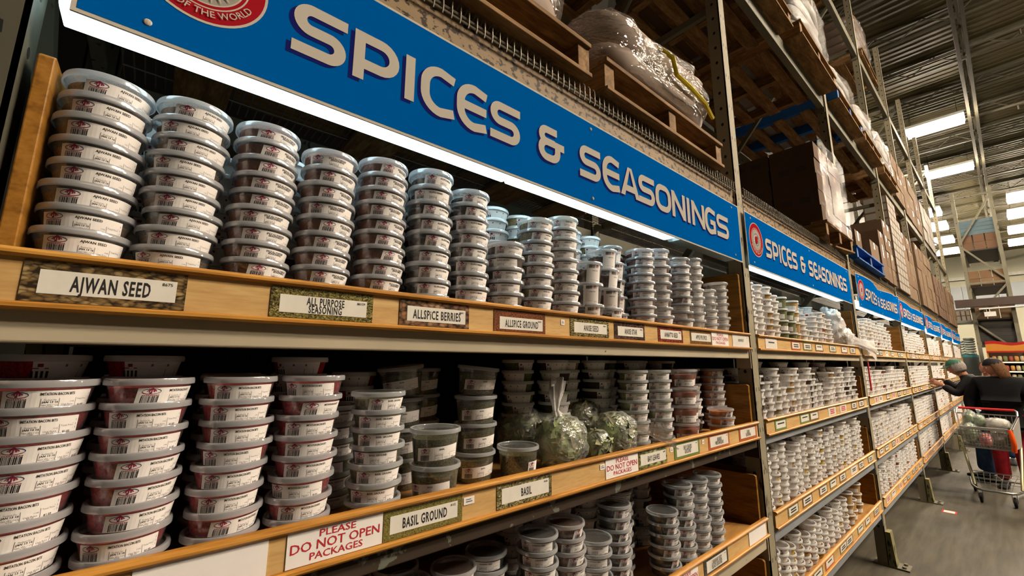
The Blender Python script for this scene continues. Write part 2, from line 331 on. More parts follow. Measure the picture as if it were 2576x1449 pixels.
# ------------------------------------------------------------------ rack layout (metres; x runs along the aisle, shelf fronts at y = .857)
PX = [-.232, 2.415, 4.87, 7.38, 9.76, 12.2, 14.65, 17.1]
LIP = [1.795, 1.357, .912, .515]; DK = [1.758, 1.315, .868, .474]
BAYN = ['nearest', 'second', 'third', 'fourth', 'fifth', 'sixth', 'farthest']; SHN = ['top', 'second', 'third', 'lowest']
def local(root): m = MB(); m.T = Matrix.Translation(-Vector(root.location)); return m
def floor_and_building():
    m, nt, out = newmat('concrete_floor')
    b = N(nt, 'ShaderNodeBsdfPrincipled', Roughness=.6); b.inputs['Specular IOR Level'].default_value = .12
    v = coords(nt); n1 = N(nt, 'ShaderNodeTexNoise', Scale=.9, Detail=8.0, Roughness=.65); nt.links.new(v, n1.inputs['Vector'])
    v2 = coords(nt, (1.5, 14, 1)); n2 = N(nt, 'ShaderNodeTexNoise', Scale=1.4, Detail=5.0); nt.links.new(v2, n2.inputs['Vector'])
    mx = N(nt, 'ShaderNodeMix'); mx.data_type = 'FLOAT'; mx.inputs[0].default_value = .4
    nt.links.new(n1.outputs[0], mx.inputs[2]); nt.links.new(n2.outputs[0], mx.inputs[3])
    nt.links.new(ramp(nt, mx.outputs[0], [(.36, (.038, .033, .024)), (.5, (.066, .058, .043)), (.64, (.10, .087, .063))]), b.inputs['Base Color'])
    nt.links.new(ramp(nt, n1.outputs[0], [(.4, (.5,)*3), (.65, (.72,)*3)]), b.inputs['Roughness'])
    nt.links.new(b.outputs[0], out.inputs[0])
    tag(MB().box(-8, 44, -16, 3.6, -.2, 0).build('floor', m), kind='structure')
    deckm = mat('ceiling_deck_paint', (.072, .061, .029), .6, var=.05, scale=.8)
    c = MB(); x = -6.0; vs = []; pitch = .20       # trapezoid ribs running across the aisle
    prof = []
    while x < 43:
        prof += [(x, 9.0), (x+.07, 9.0), (x+.09, 9.02), (x+.18, 9.02)]; x += pitch
    n = len(prof)
    c.add([(p[0], -16, p[1]) for p in prof]+[(p[0], 3.6, p[1]) for p in prof], [(i, i+1, n+i+1, n+i) for i in range(n-1)])
    tag(c.build('ceiling', deckm), kind='structure')
    wallm = mat('cream_wall_panel', (.19, .185, .135), .6, var=.04, scale=.6); greyp = mat('grey_wall_panel', (.13, .145, .155), .5, var=.05, scale=.7)
    dk = mat('dark_steel', (.05, .045, .038), .6)
    tag(MB().box(42, 42.2, -16, 3.6, 0, 9.06).build('wall_end', wallm), kind='structure')
    tag(MB().box(-8, 42, 3.4, 3.6, 0, 9.06).build('wall_back', mat('back_wall_paint', (.035, .032, .026), .8)), kind='structure')
    g = MB(); 
    for k in range(9): g.box(41.8, 41.98, -11.2+k*1.6, -11.2+k*1.6+1.57, 5.3, 6.85)
    tag(g.build('trim_1', greyp), kind='structure')
    tag(MB().box(41.7, 41.98, -10, 3.3, 7.3, 7.5).build('trim_2', mat('wall_girt', (.22, .22, .19), .6)), kind='structure')
    # roof steel: girders run along the aisle, joists cross it
    st = mat('roof_steel', (.07, .063, .042), .6, var=.1)
    for gi, gy in enumerate((-.2, -7.2)):
        t = thing('roof_girder', ['steel roof girder of paired angles running along the aisle over the lamps', 'second steel roof girder farther out over the next aisle'][gi], 'girder', (18, gy, 8.4))
        q = local(t)
        for dy in (-.09, .05):
            q.box(-6, 42, gy+dy, gy+dy+.06, 8.32, 8.42); q.box(-6, 42, gy+dy, gy+dy+.06, 8.84, 8.9)
        q.build('chord', st, t)
        w = local(t)
        for k in range(40):
            x = -5+k*1.2; w.bar((x, gy, 8.40), (x+.6, gy, 8.86), .035, .035); w.bar((x+.6, gy, 8.86), (x+1.2, gy, 8.40), .035, .035)
        w.build('web', st, t)
    for k, x in enumerate([6.4, 8.2, 10.0, 11.8, 13.6, 15.4, 17.2, 19.0, 21.0, 23.2, 25.6, 28.2, 31, 34, 37.5]):
        t = thing('roof_joist', f'thin steel roof joist under the ribbed ceiling, {ORD[k+1]} one along the aisle', 'joist', (x, -3, 8.85), group='roof joists across the aisle')
        q = local(t); q.box(x-.03, x+.03, -15, 3.3, 8.92, 8.99); q.box(x-.025, x+.025, -15, 3.3, 8.60, 8.65)
        for j in range(22): q.bar((x, -14.5+j*.8, 8.63), (x, -14.1+j*.8, 8.94), .022, .022); q.bar((x, -14.1+j*.8, 8.94), (x, -13.7+j*.8, 8.63), .022, .022)
        q.build('steelwork', st, t)
    pipem = mat('sprinkler_pipe', (.09, .08, .06), .5)
    for k, x in enumerate((12.9, 16.9)):
        p = MB().tube([(x, -14, 8.5), (x, 3.3, 8.5)], .035)
        for j in range(7): p.tube([(x, -13+3*j, 8.45), (x, -13+3*j, 8.34)], .018)
        tag(p.build('sprinkler_pipe', pipem, smooth=True), f'dark sprinkler pipe below the ceiling, {["nearer","farther"][k]} of the two', 'pipe')
    # ceiling lamps
    hous = mat('lamp_housing', (.55, .55, .50), .4)
    def lamp(x, y, wx, wy, z, label):
        t = thing('ceiling_lamp', label, 'lamp', (x, y, z), group='fluorescent ceiling lamps')
        h = local(t); h.box(x-wx/2, x+wx/2, y-wy/2, y+wy/2, z+.02, z+.09)
        h.build('housing', hous, t)
        n = 3 if wx < .8 else 5
        for k in range(n):
            xx = x-wx/2+wx*(k+.5)/n; tb = local(t); tb.tube([(xx, y-wy/2+.02, z-.012), (xx, y+wy/2-.02, z-.012)], wx/n*.36, 10); tb.build('tube', TUBE, t, smooth=True)
        w = local(t)
        for sx in (-1, 1):
            for sy in (-1, 1): w.tube([(x+sx*wx*.4, y+sy*wy*.4, z+.09), (x+sx*wx*.2, y+sy*wy*.4, 8.98)], .004, 4)
        w.build('hanger', DARK, t)
    for k, (x, y) in enumerate([(16.0, .55), (20.25, .55)]): lamp(x, y, .62, 1.17, 8.2, ['large bright ceiling lamp over the rack, nearest one in view', 'bright ceiling lamp over the rack, second nearest in view'][k])
    for k, (x, y) in enumerate([(25.4, 1.72), (28.35, 1.72), (31.8, 1.72), (35.2, 1.72)]): lamp(x, y, 1.3, 1.17, 8.2, f'far ceiling lamp showing past the rack edge, {ORD[k+1]} from the top of its column')
    for k, (x, y) in enumerate([(25.5, -1.3), (28.4, -1.3), (31.85, -1.3), (35.2, -1.3)]): lamp(x, y, 1.3, 1.17, 8.2, f'far ceiling lamp at the right edge of view, {ORD[k+1]} from the top')
    for k, (x, y) in enumerate([(4.9, -4.4), (7.2, -4.4), (9.6, -4.4), (13.0, -4.4), (6.2, -6.6), (9.0, -6.6)]): lamp(x, y, .62, 1.17, 8.2, f'added ceiling lamp over the open aisle, {ORD[k+1]} of the unseen lamps lighting the shelves')  # unseen lamps, added and placed to brighten the shelf fronts, more towards the right
floor_and_building()

# ------------------------------------------------------------------ uprights
def upright(i, x):
    t = thing('rack_upright', ['chipped steel rack upright at the far left edge of the photo', 'tall chipped rack upright between the first and second sign', 'tall rack upright between the second and third sign', 'rack upright between the third and fourth sign', 'rack upright between the fourth and fifth sign', 'rack upright after the fifth sign', 'rack upright after the sixth sign', 'last rack upright at the far end of the row'][i], 'rack upright', (x, 1.4, 0), group='uprights of the spice rack')
    top = 7.5
    for fr, (ya, yb) in enumerate(((.872, .945), (1.875, 1.948))):
        p = local(t); p.box(x-.042, x-.036, ya, yb, .012, top); p.box(x+.036, x+.042, ya, yb, .012, top); p.box(x-.042, x+.042, ya, ya+.006, .012, top)
        for k in range(72):
            z = .3+k*.1
            for sx in (-1, 1):
                xx = x+sx*.0423
                vs = [(xx, (ya+yb)/2+.008*cos(a*pi/4), z+.010*sin(a*pi/4)) for a in range(8)]
                p.add(vs, [tuple(range(8)) if sx > 0 else tuple(range(8))[::-1]], 1)
            if k % 2 == 0:
                for dx in (-.018, .018): p.add([(x+dx-.004, ya-.0003, z), (x+dx+.004, ya-.0003, z), (x+dx+.003, ya-.0003, z+.02), (x+dx-.003, ya-.0003, z+.02)], [(0, 1, 2, 3)], 1)
        p.build('post', [POSTD if i == 0 else (POSTL if fr == 0 else POST), DARK], t)
        f = local(t); f.box(x-.05, x+.09 if fr == 0 else x+.05, ya-.125 if fr == 0 else ya-.03, yb+.03, 0, .012)
        if fr == 0:
            for bx in (-.02, .06): f.lathe([(.014, 0), (.014, .014), (0, .014)], 8, (x+bx, ya-.09, .012))
        f.build('foot_plate', POST, t)
    g = local(t); g.add([(x-.048, .872, .012), (x+.048, .872, .012), (x+.048, .822, .012), (x-.048, .822, .012), (x-.048, .872, .27), (x+.048, .872, .27), (x+.048, .838, .27), (x-.048, .838, .27)], [(0,1,2,3),(7,6,5,4),(0,4,5,1),(1,5,6,2),(2,6,7,3),(3,7,4,0)])
    g.build('post_guard', POSTY, t)
    zs = [.28, 1.45, 2.62, 3.8, 5.0, 6.2, 7.35]
    for k, z in enumerate(zs):
        b = local(t); b.bar((x, .945, z), (x, 1.875, z), .03, .045); b.build('cross_brace', POST, t)
        if k < len(zs)-1:
            b = local(t); a, c = ((.945, 1.875) if k % 2 == 0 else (1.875, .945)); b.bar((x, a, z+.05), (x, c, zs[k+1]-.05), .03, .04); b.build('diagonal_brace', POST, t)
for i, x in enumerate(PX): upright(i, x)

# ------------------------------------------------------------------ beams
def beam(bay, z0, z1, m, ya, yb, label, group, plate=True):
    x0, x1 = PX[bay]+.043, PX[bay+1]-.043
    t = thing('shelf_beam', label, 'shelf beam', ((x0+x1)/2, ya, z0), group=group)
    b = local(t); b.box(x0, x1, ya, yb, z0, z1); b.build('beam', m, t, bev=.003)
    if plate:
        for xa in (x0, x1-.007):
            p = local(t); p.box(xa, xa+.007, ya-.006, yb+.02, z0-.05, z1+.01)
            for zz in (z0-.03, z1-.02): p.lathe([(.009, -.003), (.009, .0), (0, .0)], 8, (0, 0, 0)) if False else None
            p.build('end_plate', m, t)
BM = [[CREAM, RUST, CREAM, CREAM], [CREAM, BLUEG, BLUEG, BLUEG]]
BZ = [(1.6655, 1.735), (1.228, 1.275), (.765, .835), (.365, .44)]
for bay in range(7):
    for l in range(4):
        mm = BM[0 if bay == 0 else 1][l]
        look = {CREAM: 'cream painted', RUST: 'rusty peeling dark', BLUEG: 'grey-blue'}[mm]
        beam(bay, *BZ[l], mm, .880, .925, f'{look} front beam under the {SHN[l]} tray of the {BAYN[bay]} bay', 'front beams under the spice trays')
        if bay < 3: beam(bay, BZ[l][0]+.02, BZ[l][1], POST, 1.885, 1.93, f'grey rear beam under the {SHN[l]} tray of the {BAYN[bay]} bay', 'rear beams of the spice rack', False)
    for k, (z0, z1) in enumerate(((2.48, 2.600), (4.15, 4.27), (6.05, 6.17))):
        wh = ['just above the blue sign', 'carrying the second pallet level', 'carrying the highest pallet level'][k]
        beam(bay, z0, z1, SPECK if k == 0 else POST, .885, .935, f'{"speckled tan" if k==0 else "dusty grey"} front beam {wh} in the {BAYN[bay]} bay', 'front pallet beams')
        beam(bay, z0, z1, POST, 1.885, 1.935, f'dusty rear beam {wh.replace("just above","level with the top of")} in the {BAYN[bay]} bay', 'rear pallet beams', False)
# ------------------------------------------------------------------ wire decks above the signs
for bay in range(7):
    x0, x1 = PX[bay]+.06, PX[bay+1]-.06
    t = thing('wire_deck', f'wire mesh deck with hooked front wires above the sign of the {BAYN[bay]} bay', 'wire deck', ((x0+x1)/2, 1.4, 2.605), group='wire decks on the first pallet level')
    r = local(t)
    for y, z, rr in ((.872, 2.590, .0045), (.868, 2.572, .0035)): r.tube([(x0, y, z), (x1, y, z)], rr, 6)
    for k in range(1, 9): r.tube([(x0, .90+k*.11, 2.6075), (x1, .90+k*.11, 2.6075)], .003, 5)
    r.build('long_wires', STEEL, t)
    h = local(t); n = int((x1-x0)/.0275)
    for k in range(n+1):
        x = x0+(x1-x0)*k/n
        if bay < 3: h.tube([(x, .869, 2.562), (x, .865, 2.574), (x, .865, 2.617), (x, .869, 2.627), (x, .90, 2.612), (x, 1.88, 2.612)], .0026, 5)
        else: h.tube([(x, .867, 2.560), (x, .866, 2.627), (x, 1.2, 2.612)], .003, 3)
    h.build('hooked_wires', STEEL, t, smooth=True)

# ------------------------------------------------------------------ trays
def tray(bay, l):
    x0, x1 = PX[bay]+.055, PX[bay+1]-.058; zt, dk = LIP[l], DK[l]
    t = thing('shelf_tray', f'oak-fronted wooden tray on the {SHN[l]} shelf of the {BAYN[bay]} bay', 'shelf tray', ((x0+x1)/2, .9, dk), group='wooden trays of the spice rack')
    q = local(t)
    q.prism([(.877, zt-.0135), (.877, zt-.001), (.874, zt), (.866, zt), (.860, zt-.002), (.857, zt-.0055), (.857, zt-.0095), (.861, zt-.0135)], x0, x1); q.build('top_rail', OAK, t, smooth=True)
    q = local(t); q.box(x0+.002, x1-.002, 0.868, .8755, zt-.076, zt-.012); q.build('front_panel', PLY, t)
    q = local(t); q.prism([(.8755, zt-.086), (.8755, zt-.0745), (.861, zt-.0745), (.8575, zt-.077), (.8575, zt-.082), (.861, zt-.086)], x0, x1+.006); q.build('bottom_rail', OAK, t, smooth=True)
    q = local(t); q.box(x0+.003, x1-.003, 0.876, 1.86, dk-.018, dk); q.build('deck_board', DECK, t)
    zb = [2.10, 1.535, 1.10, .72][l]; top = zb
    for xa, hh in ((x0, zb), (x1-.019, zb+(.012 if l == 0 else 0))):
        fy = .888 if l != 2 else .892
        q = local(t); q.prism([(fy, dk), (fy, hh-.006), (fy+.008, hh), (1.80, hh+(.03 if l == 0 else -.01)), (1.80, dk)], xa, xa+.019)
        q.build('side_board', BOARD, t, bev=.002)
for bay in range(7):
    for l in range(4): tray(bay, l)

# ------------------------------------------------------------------ price cards on the front panels
def front(y): return lambda u, v: (u, y, v)
SD = dict(ajwan=seeds('print_ajwan', [(.30, .19, .07), (.17, .10, .035), (.40, .29, .13), (.10, .07, .03)], 95, (1, 1, 1.9)),
    herb=seeds('print_herbs', [(.30, .27, .06), (.16, .15, .03), (.46, .38, .13), (.09, .09, .02)], 230), berry=seeds('print_berries', [(.34, .17, .075), (.17, .08, .045), (.42, .26, .15)], 70),
    red=seeds('print_red_powder', [(.33, .10, .035), (.26, .07, .025), (.40, .15, .06)], 330), anise=seeds('print_anise', [(.36, .30, .11), (.20, .16, .05), (.45, .38, .18)], 140, (1, 1, 2.4)),
    star=seeds('print_star', [(.22, .09, .045), (.10, .05, .05), (.05, .03, .03)], 85), annatto=seeds('print_annatto', [(.40, .03, .015), (.22, .02, .01), (.5, .08, .04)], 140),
    pie=seeds('print_pie', [(.32, .15, .03), (.27, .12, .025)], 300), white=mat('print_white', (.74, .68, .66), .4, var=.05, scale=60),
    basilg=seeds('print_basil_ground', [(.34, .30, .065), (.25, .22, .045), (.42, .36, .10)], 420), basil=seeds('print_basil', [(.40, .36, .13), (.15, .13, .04), (.48, .42, .2), (.08, .07, .02)], 150, (1, 1, 1.5)),
    bay=seeds('print_bay', [(.42, .42, .13), (.16, .2, .05), (.5, .5, .24)], 45, (1, 1, 2.5)), green=mat('print_green', (.13, .20, .05), .4, var=.12, scale=90),
    rust=mat('print_berbere', (.40, .09, .025), .4, var=.15, scale=90), dark=seeds('print_caraway', [(.06, .07, .05), (.03, .03, .025), (.14, .13, .1)], 260))
def card(x0, x1, zt, sd, lines, num, label, capw=None, caph=.022, strip=(.09, .07, .20, .22), sag=0):
    zc = zt-.044; h = .0585; w = x1-x0
    t = thing('price_card', label, 'price card', ((x0+x1)/2, .868, zc), group='spice name cards')
    q = local(t); q.box(x0, x1, .8663, .8678, zc-h/2, zc+h/2); q.build('picture_border', SD[sd], t)
    a, b, c, d = x0+w*strip[0], x1-w*strip[1], zc-h/2+h*strip[2], zc+h/2-h*strip[3]
    q = local(t); q.box(a, b, .8657, .8662, c, d); q.build('name_strip', CARD, t)
    q = local(t); mid = (c+d)/2; n = len(lines)
    for k, s in enumerate(lines):
        put_text(q, s, (a+b)/2, mid+((n-1)/2-k)*caph*1.12, caph*1.12, m=0, bold=.024, mapf=front(.8654), maxw=(capw or (b-a)*.86), cond=.50, sp=1.16)
    q.build('lettering', INK, t)
    if num: q = local(t); put_text(q, num, b-.012, d-.006, .0050, m=0, mapf=front(.8654), maxw=.019, bold=.01); q.build('code_number', INK, t)
def dno(x0, x1, zt, label):
    zc = zt-.044; h = .0585; w = x1-x0
    t = thing('notice_card', label, 'notice', ((x0+x1)/2, .868, zc), group='please do not open packages notices')
    q = local(t); q.box(x0, x1, .8660, .8676, zc-h/2, zc+h/2+.002); q.build('card', WHITE, t)
    q = local(t)
    put_text(q, 'PLEASE', (x0+x1)/2, zc+.0195, .0125, mapf=front(.8655), w=w*.38, bold=.008); put_text(q, 'DO NOT OPEN', (x0+x1)/2, zc+.0015, .0165, mapf=front(.8655), w=w*.93, bold=.008); put_text(q, 'PACKAGES', (x0+x1)/2, zc-.0165, .0125, mapf=front(.8655), w=w*.55, bold=.008)
    q.build('lettering', REDI, t)
z1, z2, z3 = LIP[0], LIP[1], LIP[2]
card(-.1432, .0369, z1, 'ajwan', ['AJWAN SEED'], '8675', 'name card reading AJWAN SEED with a border of brown seeds', .088, .0205)
card(.1596, .3524, z1, 'herb', ['ALL PURPOSE', 'SEASONING'], '80159', 'name card reading ALL PURPOSE SEASONING with a green herb border', .105, .0135, (.08, .07, .17, .26))
card(.4131, .5995, z1, 'berry', ['ALLSPiCE BERRIES'], '8601', 'name card reading ALLSPICE BERRIES with round brown berries on it', .13, .0185, (.10, .06, .18, .24))
card(.6789, .8679, z1, 'red', ['ALLSPICE GROUND'], '8600', 'name card reading ALLSPICE GROUND with a red-brown powder border', .122, .0175, (.10, .06, .12, .32))
card(.9762, 1.1692, z1, 'anise', ['ANISE SEED'], '8603', 'name card reading ANISE SEED with yellow-green seeds around it', .082, .0165, (.09, .06, .2, .24))
card(1.2001, 1.3844, z1, 'star', ['ANISE STAR'], '8604', 'name card reading ANISE STAR with a dark star anise border', .082, .0165, (.10, .06, .2, .24))
card(1.4771, 1.6655, z1, 'annatto', ['ANNATTO SEED'], '8605', 'name card reading ANNATTO SEED with a red seed border', .10, .016, (.08, .07, .2, .2))
card(1.7291, 1.921, z1, 'pie', ['APPLE PIE SPICE'], '8610', 'name card reading APPLE PIE SPICE with an ochre border', .125, .016, (.04, .03, .22, .2))
dno(1.926, 2.100, z1, 'red lettered PLEASE DO NOT OPEN PACKAGES notice on the top tray lip')
card(2.1464, 2.345, z1, 'white', ['ARROWROOT'], '8612', 'pale name card reading ARROWROOT at the right end of the top lip', .085, .012, (.03, .05, .2, .1))
tag(MB().box(.0205, .1952, .8658, .8676, z2-.0735, z2-.0125).build('blank_card', WHITE), 'blank white card on the second tray lip, left of the large red notice', 'card')
dno(.2245, .3997, z2, 'large red lettered PLEASE DO NOT OPEN PACKAGES notice beside the BASIL GROUND card')
card(.4023, .5919, z2, 'basilg', ['BASIL GROUND'], '8102', 'name card reading BASIL GROUND with a green powder border', .107, .018, (.07, .07, .2, .22))
card(.6935, .8859, z2, 'basil', ['BASIL'], '8606', 'name card reading BASIL with a border of dried leaves', .046, .0175, (.08, .06, .18, .2))
dno(1.1264, 1.3026, z2, 'red lettered PLEASE DO NOT OPEN PACKAGES notice left of the BAY LEAVES card')
card(1.3097, 1.4895, z2, 'bay', ['BAY LEAVES'], '8608', 'name card reading BAY LEAVES with green leaves behind it', .11, .0165, (.05, .04, .2, .2))
card(1.5435, 1.7409, z2, 'green', ['BAY LEAVES', 'GROUND'], '8607', 'name card reading BAY LEAVES GROUND with a flat green border', .095, .0135, (.08, .07, .14, .14))
card(1.8211, 2.0214, z2, 'rust', ['BERBERE', 'MEDIUM BLEND'], '8609', 'name card reading BERBERE MEDIUM BLEND with a rust border', .10, .0125, (.07, .07, .14, .14))
card(2.1286, 2.3323, z2, 'rust', ['CAJUN', 'SEASONING'], '8611', 'name card reading CAJUN SEASONING with a rust border', .085, .0125, (.07, .07, .18, .14))
dno(1.487, 1.6607, z3, 'red lettered PLEASE DO NOT OPEN PACKAGES notice on the third tray lip')
card(1.7084, 1.9188, z3, 'dark', ['CARAWAY SEED', 'BLACK GROUND'], '8615', 'name card reading CARAWAY SEED BLACK GROUND with a dark border', .115, .0135, (.10, .07, .12, .2))
tag(MB().box(2.1365, 2.335, .8655, .8675, z3-.0735, z3-.0145).build('blank_card', WHITE), 'blank white paper at the right end of the third tray lip', 'card')
for k, (x, z, w) in enumerate(((.596, z2, .030), (1.100, z2, .024), (1.515, z2, .020), (1.765, z2, .018), (.935, z1, .016))):
    q = MB().box(x, x+w, .8665, .8678, z-.042, z-.026); q.box(x+w*.2, x+w*.8, .8662, .8666, z-.037, z-.0345, 1); q.box(x+w*.2, x+w*.7, .8662, .8666, z-.032, z-.030, 1)
    tag(q.build('price_sticker', [WHITE, GREYI]), ['tiny torn price sticker right of the BASIL GROUND card', 'tiny white sticker left of the notice near the BAY LEAVES card', 'tiny white sticker right of the BAY LEAVES card', 'tiny white sticker right of the BAY LEAVES GROUND card', 'tiny faded sticker right of the ALLSPICE GROUND card'][k], 'sticker')
# small cards on the farther bays (their words are too small to read: plain grey lines)
r2 = random.Random(3); bdm = [SD[k] for k in ('dark', 'annatto', 'basilg', 'rust', 'pie', 'green', 'herb', 'white')]
for bay in range(1, 6):
    for l in range(4):
        n = [7, 7, 8, 8][l] if bay < 3 else 7
        x0, x1 = PX[bay]+.13, PX[bay+1]-.12
        for k in range(n):
            xc = x0+(x1-x0)*(k+.5+r2.uniform(-.25, .25))/n; w = r2.uniform(.16, .19); zc = LIP[l]-.044; h = .056
            red = r2.random() < .14; kd = r2.randrange(len(bdm))
            q = MB().box(xc-w/2, xc+w/2, .8663, .8678, zc-h/2, zc+h/2, 2 if red else 0); q.box(xc-w*.41, xc+w*.41, .8658, .8662, zc-h*.32, zc+h*.34, 2)
            for j in range(3 if red else r2.choice((1, 2))): 
                ww = w*r2.uniform(.2, .3)*(1.2 if red else 1); zz = zc+(.011 if red else .006)-j*.012; q.box(xc-ww, xc+ww, .8654, .8657, zz-.0035, zz+.0035, 3 if red else 1)
            tag(q.build('notice_card' if red else 'price_card', [bdm[kd], INK, CARD, REDI]), f'small {"red printed notice" if red else "spice card"}, {ORD[k+1]} from left on the {SHN[l]} tray lip of the {BAYN[bay]} bay', 'notice' if red else 'price card', 'small cards on the farther bays')

# ------------------------------------------------------------------ signs
WORD = [('S', .1512, .2577), ('P', .2738, .3804), ('I', .394, .4244), ('C', .4382, .5348), ('E', .5429, .6395), ('S', .6535, .7637), ('&', .8399, .9569), ('S', 1.0318, 1.1432), ('E', 1.1545, 1.254), ('A', 1.2614, 1.384), ('S', 1.3799, 1.4939), ('O', 1.5014, 1.6222), ('N', 1.63, 1.7446), ('I', 1.7575, 1.7896), ('N', 1.8046, 1.9273), ('G', 1.9321, 2.0418), ('S', 2.0558, 2.1895)]
def sign(bay, x0, x1, zb, zt, wav=0):
    s = (x1-x0)/2.483; w = x1-x0; y0 = .857
    def bend(mb):
        if not wav: return
        loc = Vector(t.location)
        nv = []
        for p in mb.v:
            f = (p[0]+loc.x-x0)/w; up = (p[2]+loc.z-zb)/(zt-zb)
            nv.append((p[0], p[1]-wav*.5*abs(sin(f*pi*2.2))*up, p[2]-wav*.55*sin(f*pi)**2*up*(1.3 if f > .3 else .9)))
        mb.v = nv
    names = ['large blue SPICES & SEASONINGS sign over the nearest bay', 'blue SPICES & SEASONINGS sign over the second bay', 'wavy blue SPICES & SEASONINGS banner over the third bay', 'blue SPICES & SEASONINGS banner over the fourth bay', 'small far blue spices banner over the fifth bay', 'small far blue spices banner over the sixth bay', 'farthest blue banner, at the end of the sign row']
    t = thing('hanging_sign', names[bay], 'sign', ((x0+x1)/2, y0, zb), group='blue aisle signs')
    q = local(t); nx = 96 if wav else 28; e = .0065
    def grid(xa, xb, za, zb_, y, m):
        b = len(q.v); vs = [(xa+(xb-xa)*i/nx, y, za+(zb_-za)*j/3) for j in range(4) for i in range(nx+1)]
        q.add(vs, [(j*(nx+1)+i, j*(nx+1)+i+1, (j+1)*(nx+1)+i+1, (j+1)*(nx+1)+i) for j in range(3) for i in range(nx)], m)
    grid(x0+e, x1-e, zb+e, zt-e, y0-.0004, 0)
    for k in range(nx): q.box(x0+w*k/nx, x0+w*(k+1)/nx, y0, y0+.004, zb, zt, 1)
    for hx in (.035, .5, .965):
        for hz in (zb+.028, zt-.028): q.lathe([(.006, 0), (.004, .0), (0, .0)], 8) if False else q.sphere((x0+w*hx, y0-.001, hz), (.006, .0025, .006), 8, 6, 1)
    bend(q); q.build('panel', [SIGNB, SIGNC], t)
    base = zb+.093; h = .1175
    for nm, dy, off, mm in (('letter_shadow', .0016 if wav else .0009, -.0085, SIGNS), ('lettering', .0032 if wav else .0016, 0, SIGNC)):
        for part in (WORD[:6], WORD[6:7], WORD[7:]):
            q = local(t)
            for ch, a, b in part:
                a2 = x0+(a+.145)*s+off*s; ww = (b-a)*s
                for si, st in enumerate(glyph(ch, ww, h, .0245 if ch != 'N' else .0235)):
                    cl = st[0] == ('closed',); yy = y0-dy-.00015*si
                    if st[0] == ('poly',): q.add([(a2+u, yy, base+off+v) for u, v in st[1:]], [tuple(range(len(st)-1))]); continue
                    ribbon(q, st[1:] if cl else st, .0245 if s > .9 else .022, lambda u, v: (a2+u, yy, base+off+v), closed=cl)
            bend(q); q.build(nm, mm, t)
    q = local(t); cx_, cz, R_ = x0+.150*s, (zb+zt)/2+.012, .1
    def disc(ro, ri, y, m, n=56):
        vs = [(cx_+ro*cos(2*pi*i/n), y0-y, cz+ro*sin(2*pi*i/n)) for i in range(n)]+[(cx_+ri*cos(2*pi*i/n), y0-y, cz+ri*sin(2*pi*i/n)) for i in range(n)]
        q.add(vs, [(i, (i+1) % n, n+(i+1) % n, n+i) for i in range(n)], m)
    for ro, ri, m_ in ((1, .955, 1), (.955, .70, 0), (.70, .675, 1), (.675, .62, 0), (.62, .595, 1), (.595, .36, 2), (.36, .325, 3), (.325, .001, 1)): disc(R_*ro, R_*ri, .0020 if wav else .0010, m_)
    for k in range(24):
        a = 2*pi*k/24; p = lambda r, da: (cx_+R_*r*cos(a+da), y0-.0032, cz+R_*r*sin(a+da)); q.add([p(.40, -.10), p(.40, .10), p(.585, 0)], [(0, 2, 1)], 1)
    for ei, (dx, dz, rx, rz) in enumerate(((0, -.06, .17, .19), (-.06, .07, .10, .14), (.07, .09, .10, .12))):
        vs = [(cx_+R_*(dx+rx*cos(i*pi/8)), y0-.0036-ei*.0003, cz+R_*(dz+rz*sin(i*pi/8))) for i in range(16)]; q.add(vs, [tuple(range(16))], 0)
    txt = 'SPICES OF THE WORLD'; vs, fs = text_geo(txt, .01); tw = max(v[0] for v in vs); span = RD(128); rt = R_*.80
    out = []
    for x, y in vs:
        a = -pi/2+(x/tw-.5)*span; r = rt-(y-.5)*R_*.125; out.append((cx_+r*cos(a), y0-.0034, cz+r*sin(a)))
    q.add(out, fs, 1)
    bend(q); q.build('emblem', [EMR, SIGNC, EMG, EMB], t)
for bay, (a, b, zb, zt, wv) in enumerate([(-.150, 2.338, 2.165, 2.478, 0), (2.42, 4.735, 2.165, 2.478, 0), (5.00, 7.22, 2.165, 2.49, .06), (7.30, 9.60, 2.165, 2.47, .025), (9.85, 12.05, 2.16, 2.46, .05), (12.25, 14.5, 2.16, 2.47, .03), (14.75, 16.95, 2.16, 2.46, .04)]):
    sign(bay, a, b, zb, zt, wv)

# ------------------------------------------------------------------ under-sign lamps
hm = mat('lamp_metal', (.45, .47, .45), .4)
def strip(x0, x1, lit, label):
    t = thing('shelf_lamp', label, 'lamp', ((x0+x1)/2, .905, 2.178), group='fluorescent shelf lamps')
    q = local(t); q.prism([(.868, 2.222), (.868, 2.188), (.874, 2.180), (.882, 2.178), (.930, 2.178), (.938, 2.181), (.942, 2.188), (.942, 2.222)], x0, x1); q.build('lens', LENS if lit else LENSOFF, t, smooth=True)
    q = local(t); q.box(x0-.004, x1+.004, .864, .946, 2.2225, 2.262); q.build('housing', hm, t, bev=.003)
strip(-.165, .755, True, 'glowing shelf lamp under the large sign, left of its dark gap')
strip(.772, 1.685, True, 'glowing shelf lamp under the large sign, right of its dark gap')
strip(1.73, 2.30, False, 'unlit shelf lamp at the right end under the large sign')
for bay in range(1, 7):
    a = PX[bay]+.06; L = (PX[bay+1]-a)
    strip(a, a+L*.34, True, f'glowing shelf lamp under the sign of the {BAYN[bay]} bay, left one'); strip(a+L*.355, a+L*.86, True, f'glowing shelf lamp under the sign of the {BAYN[bay]} bay, right one')

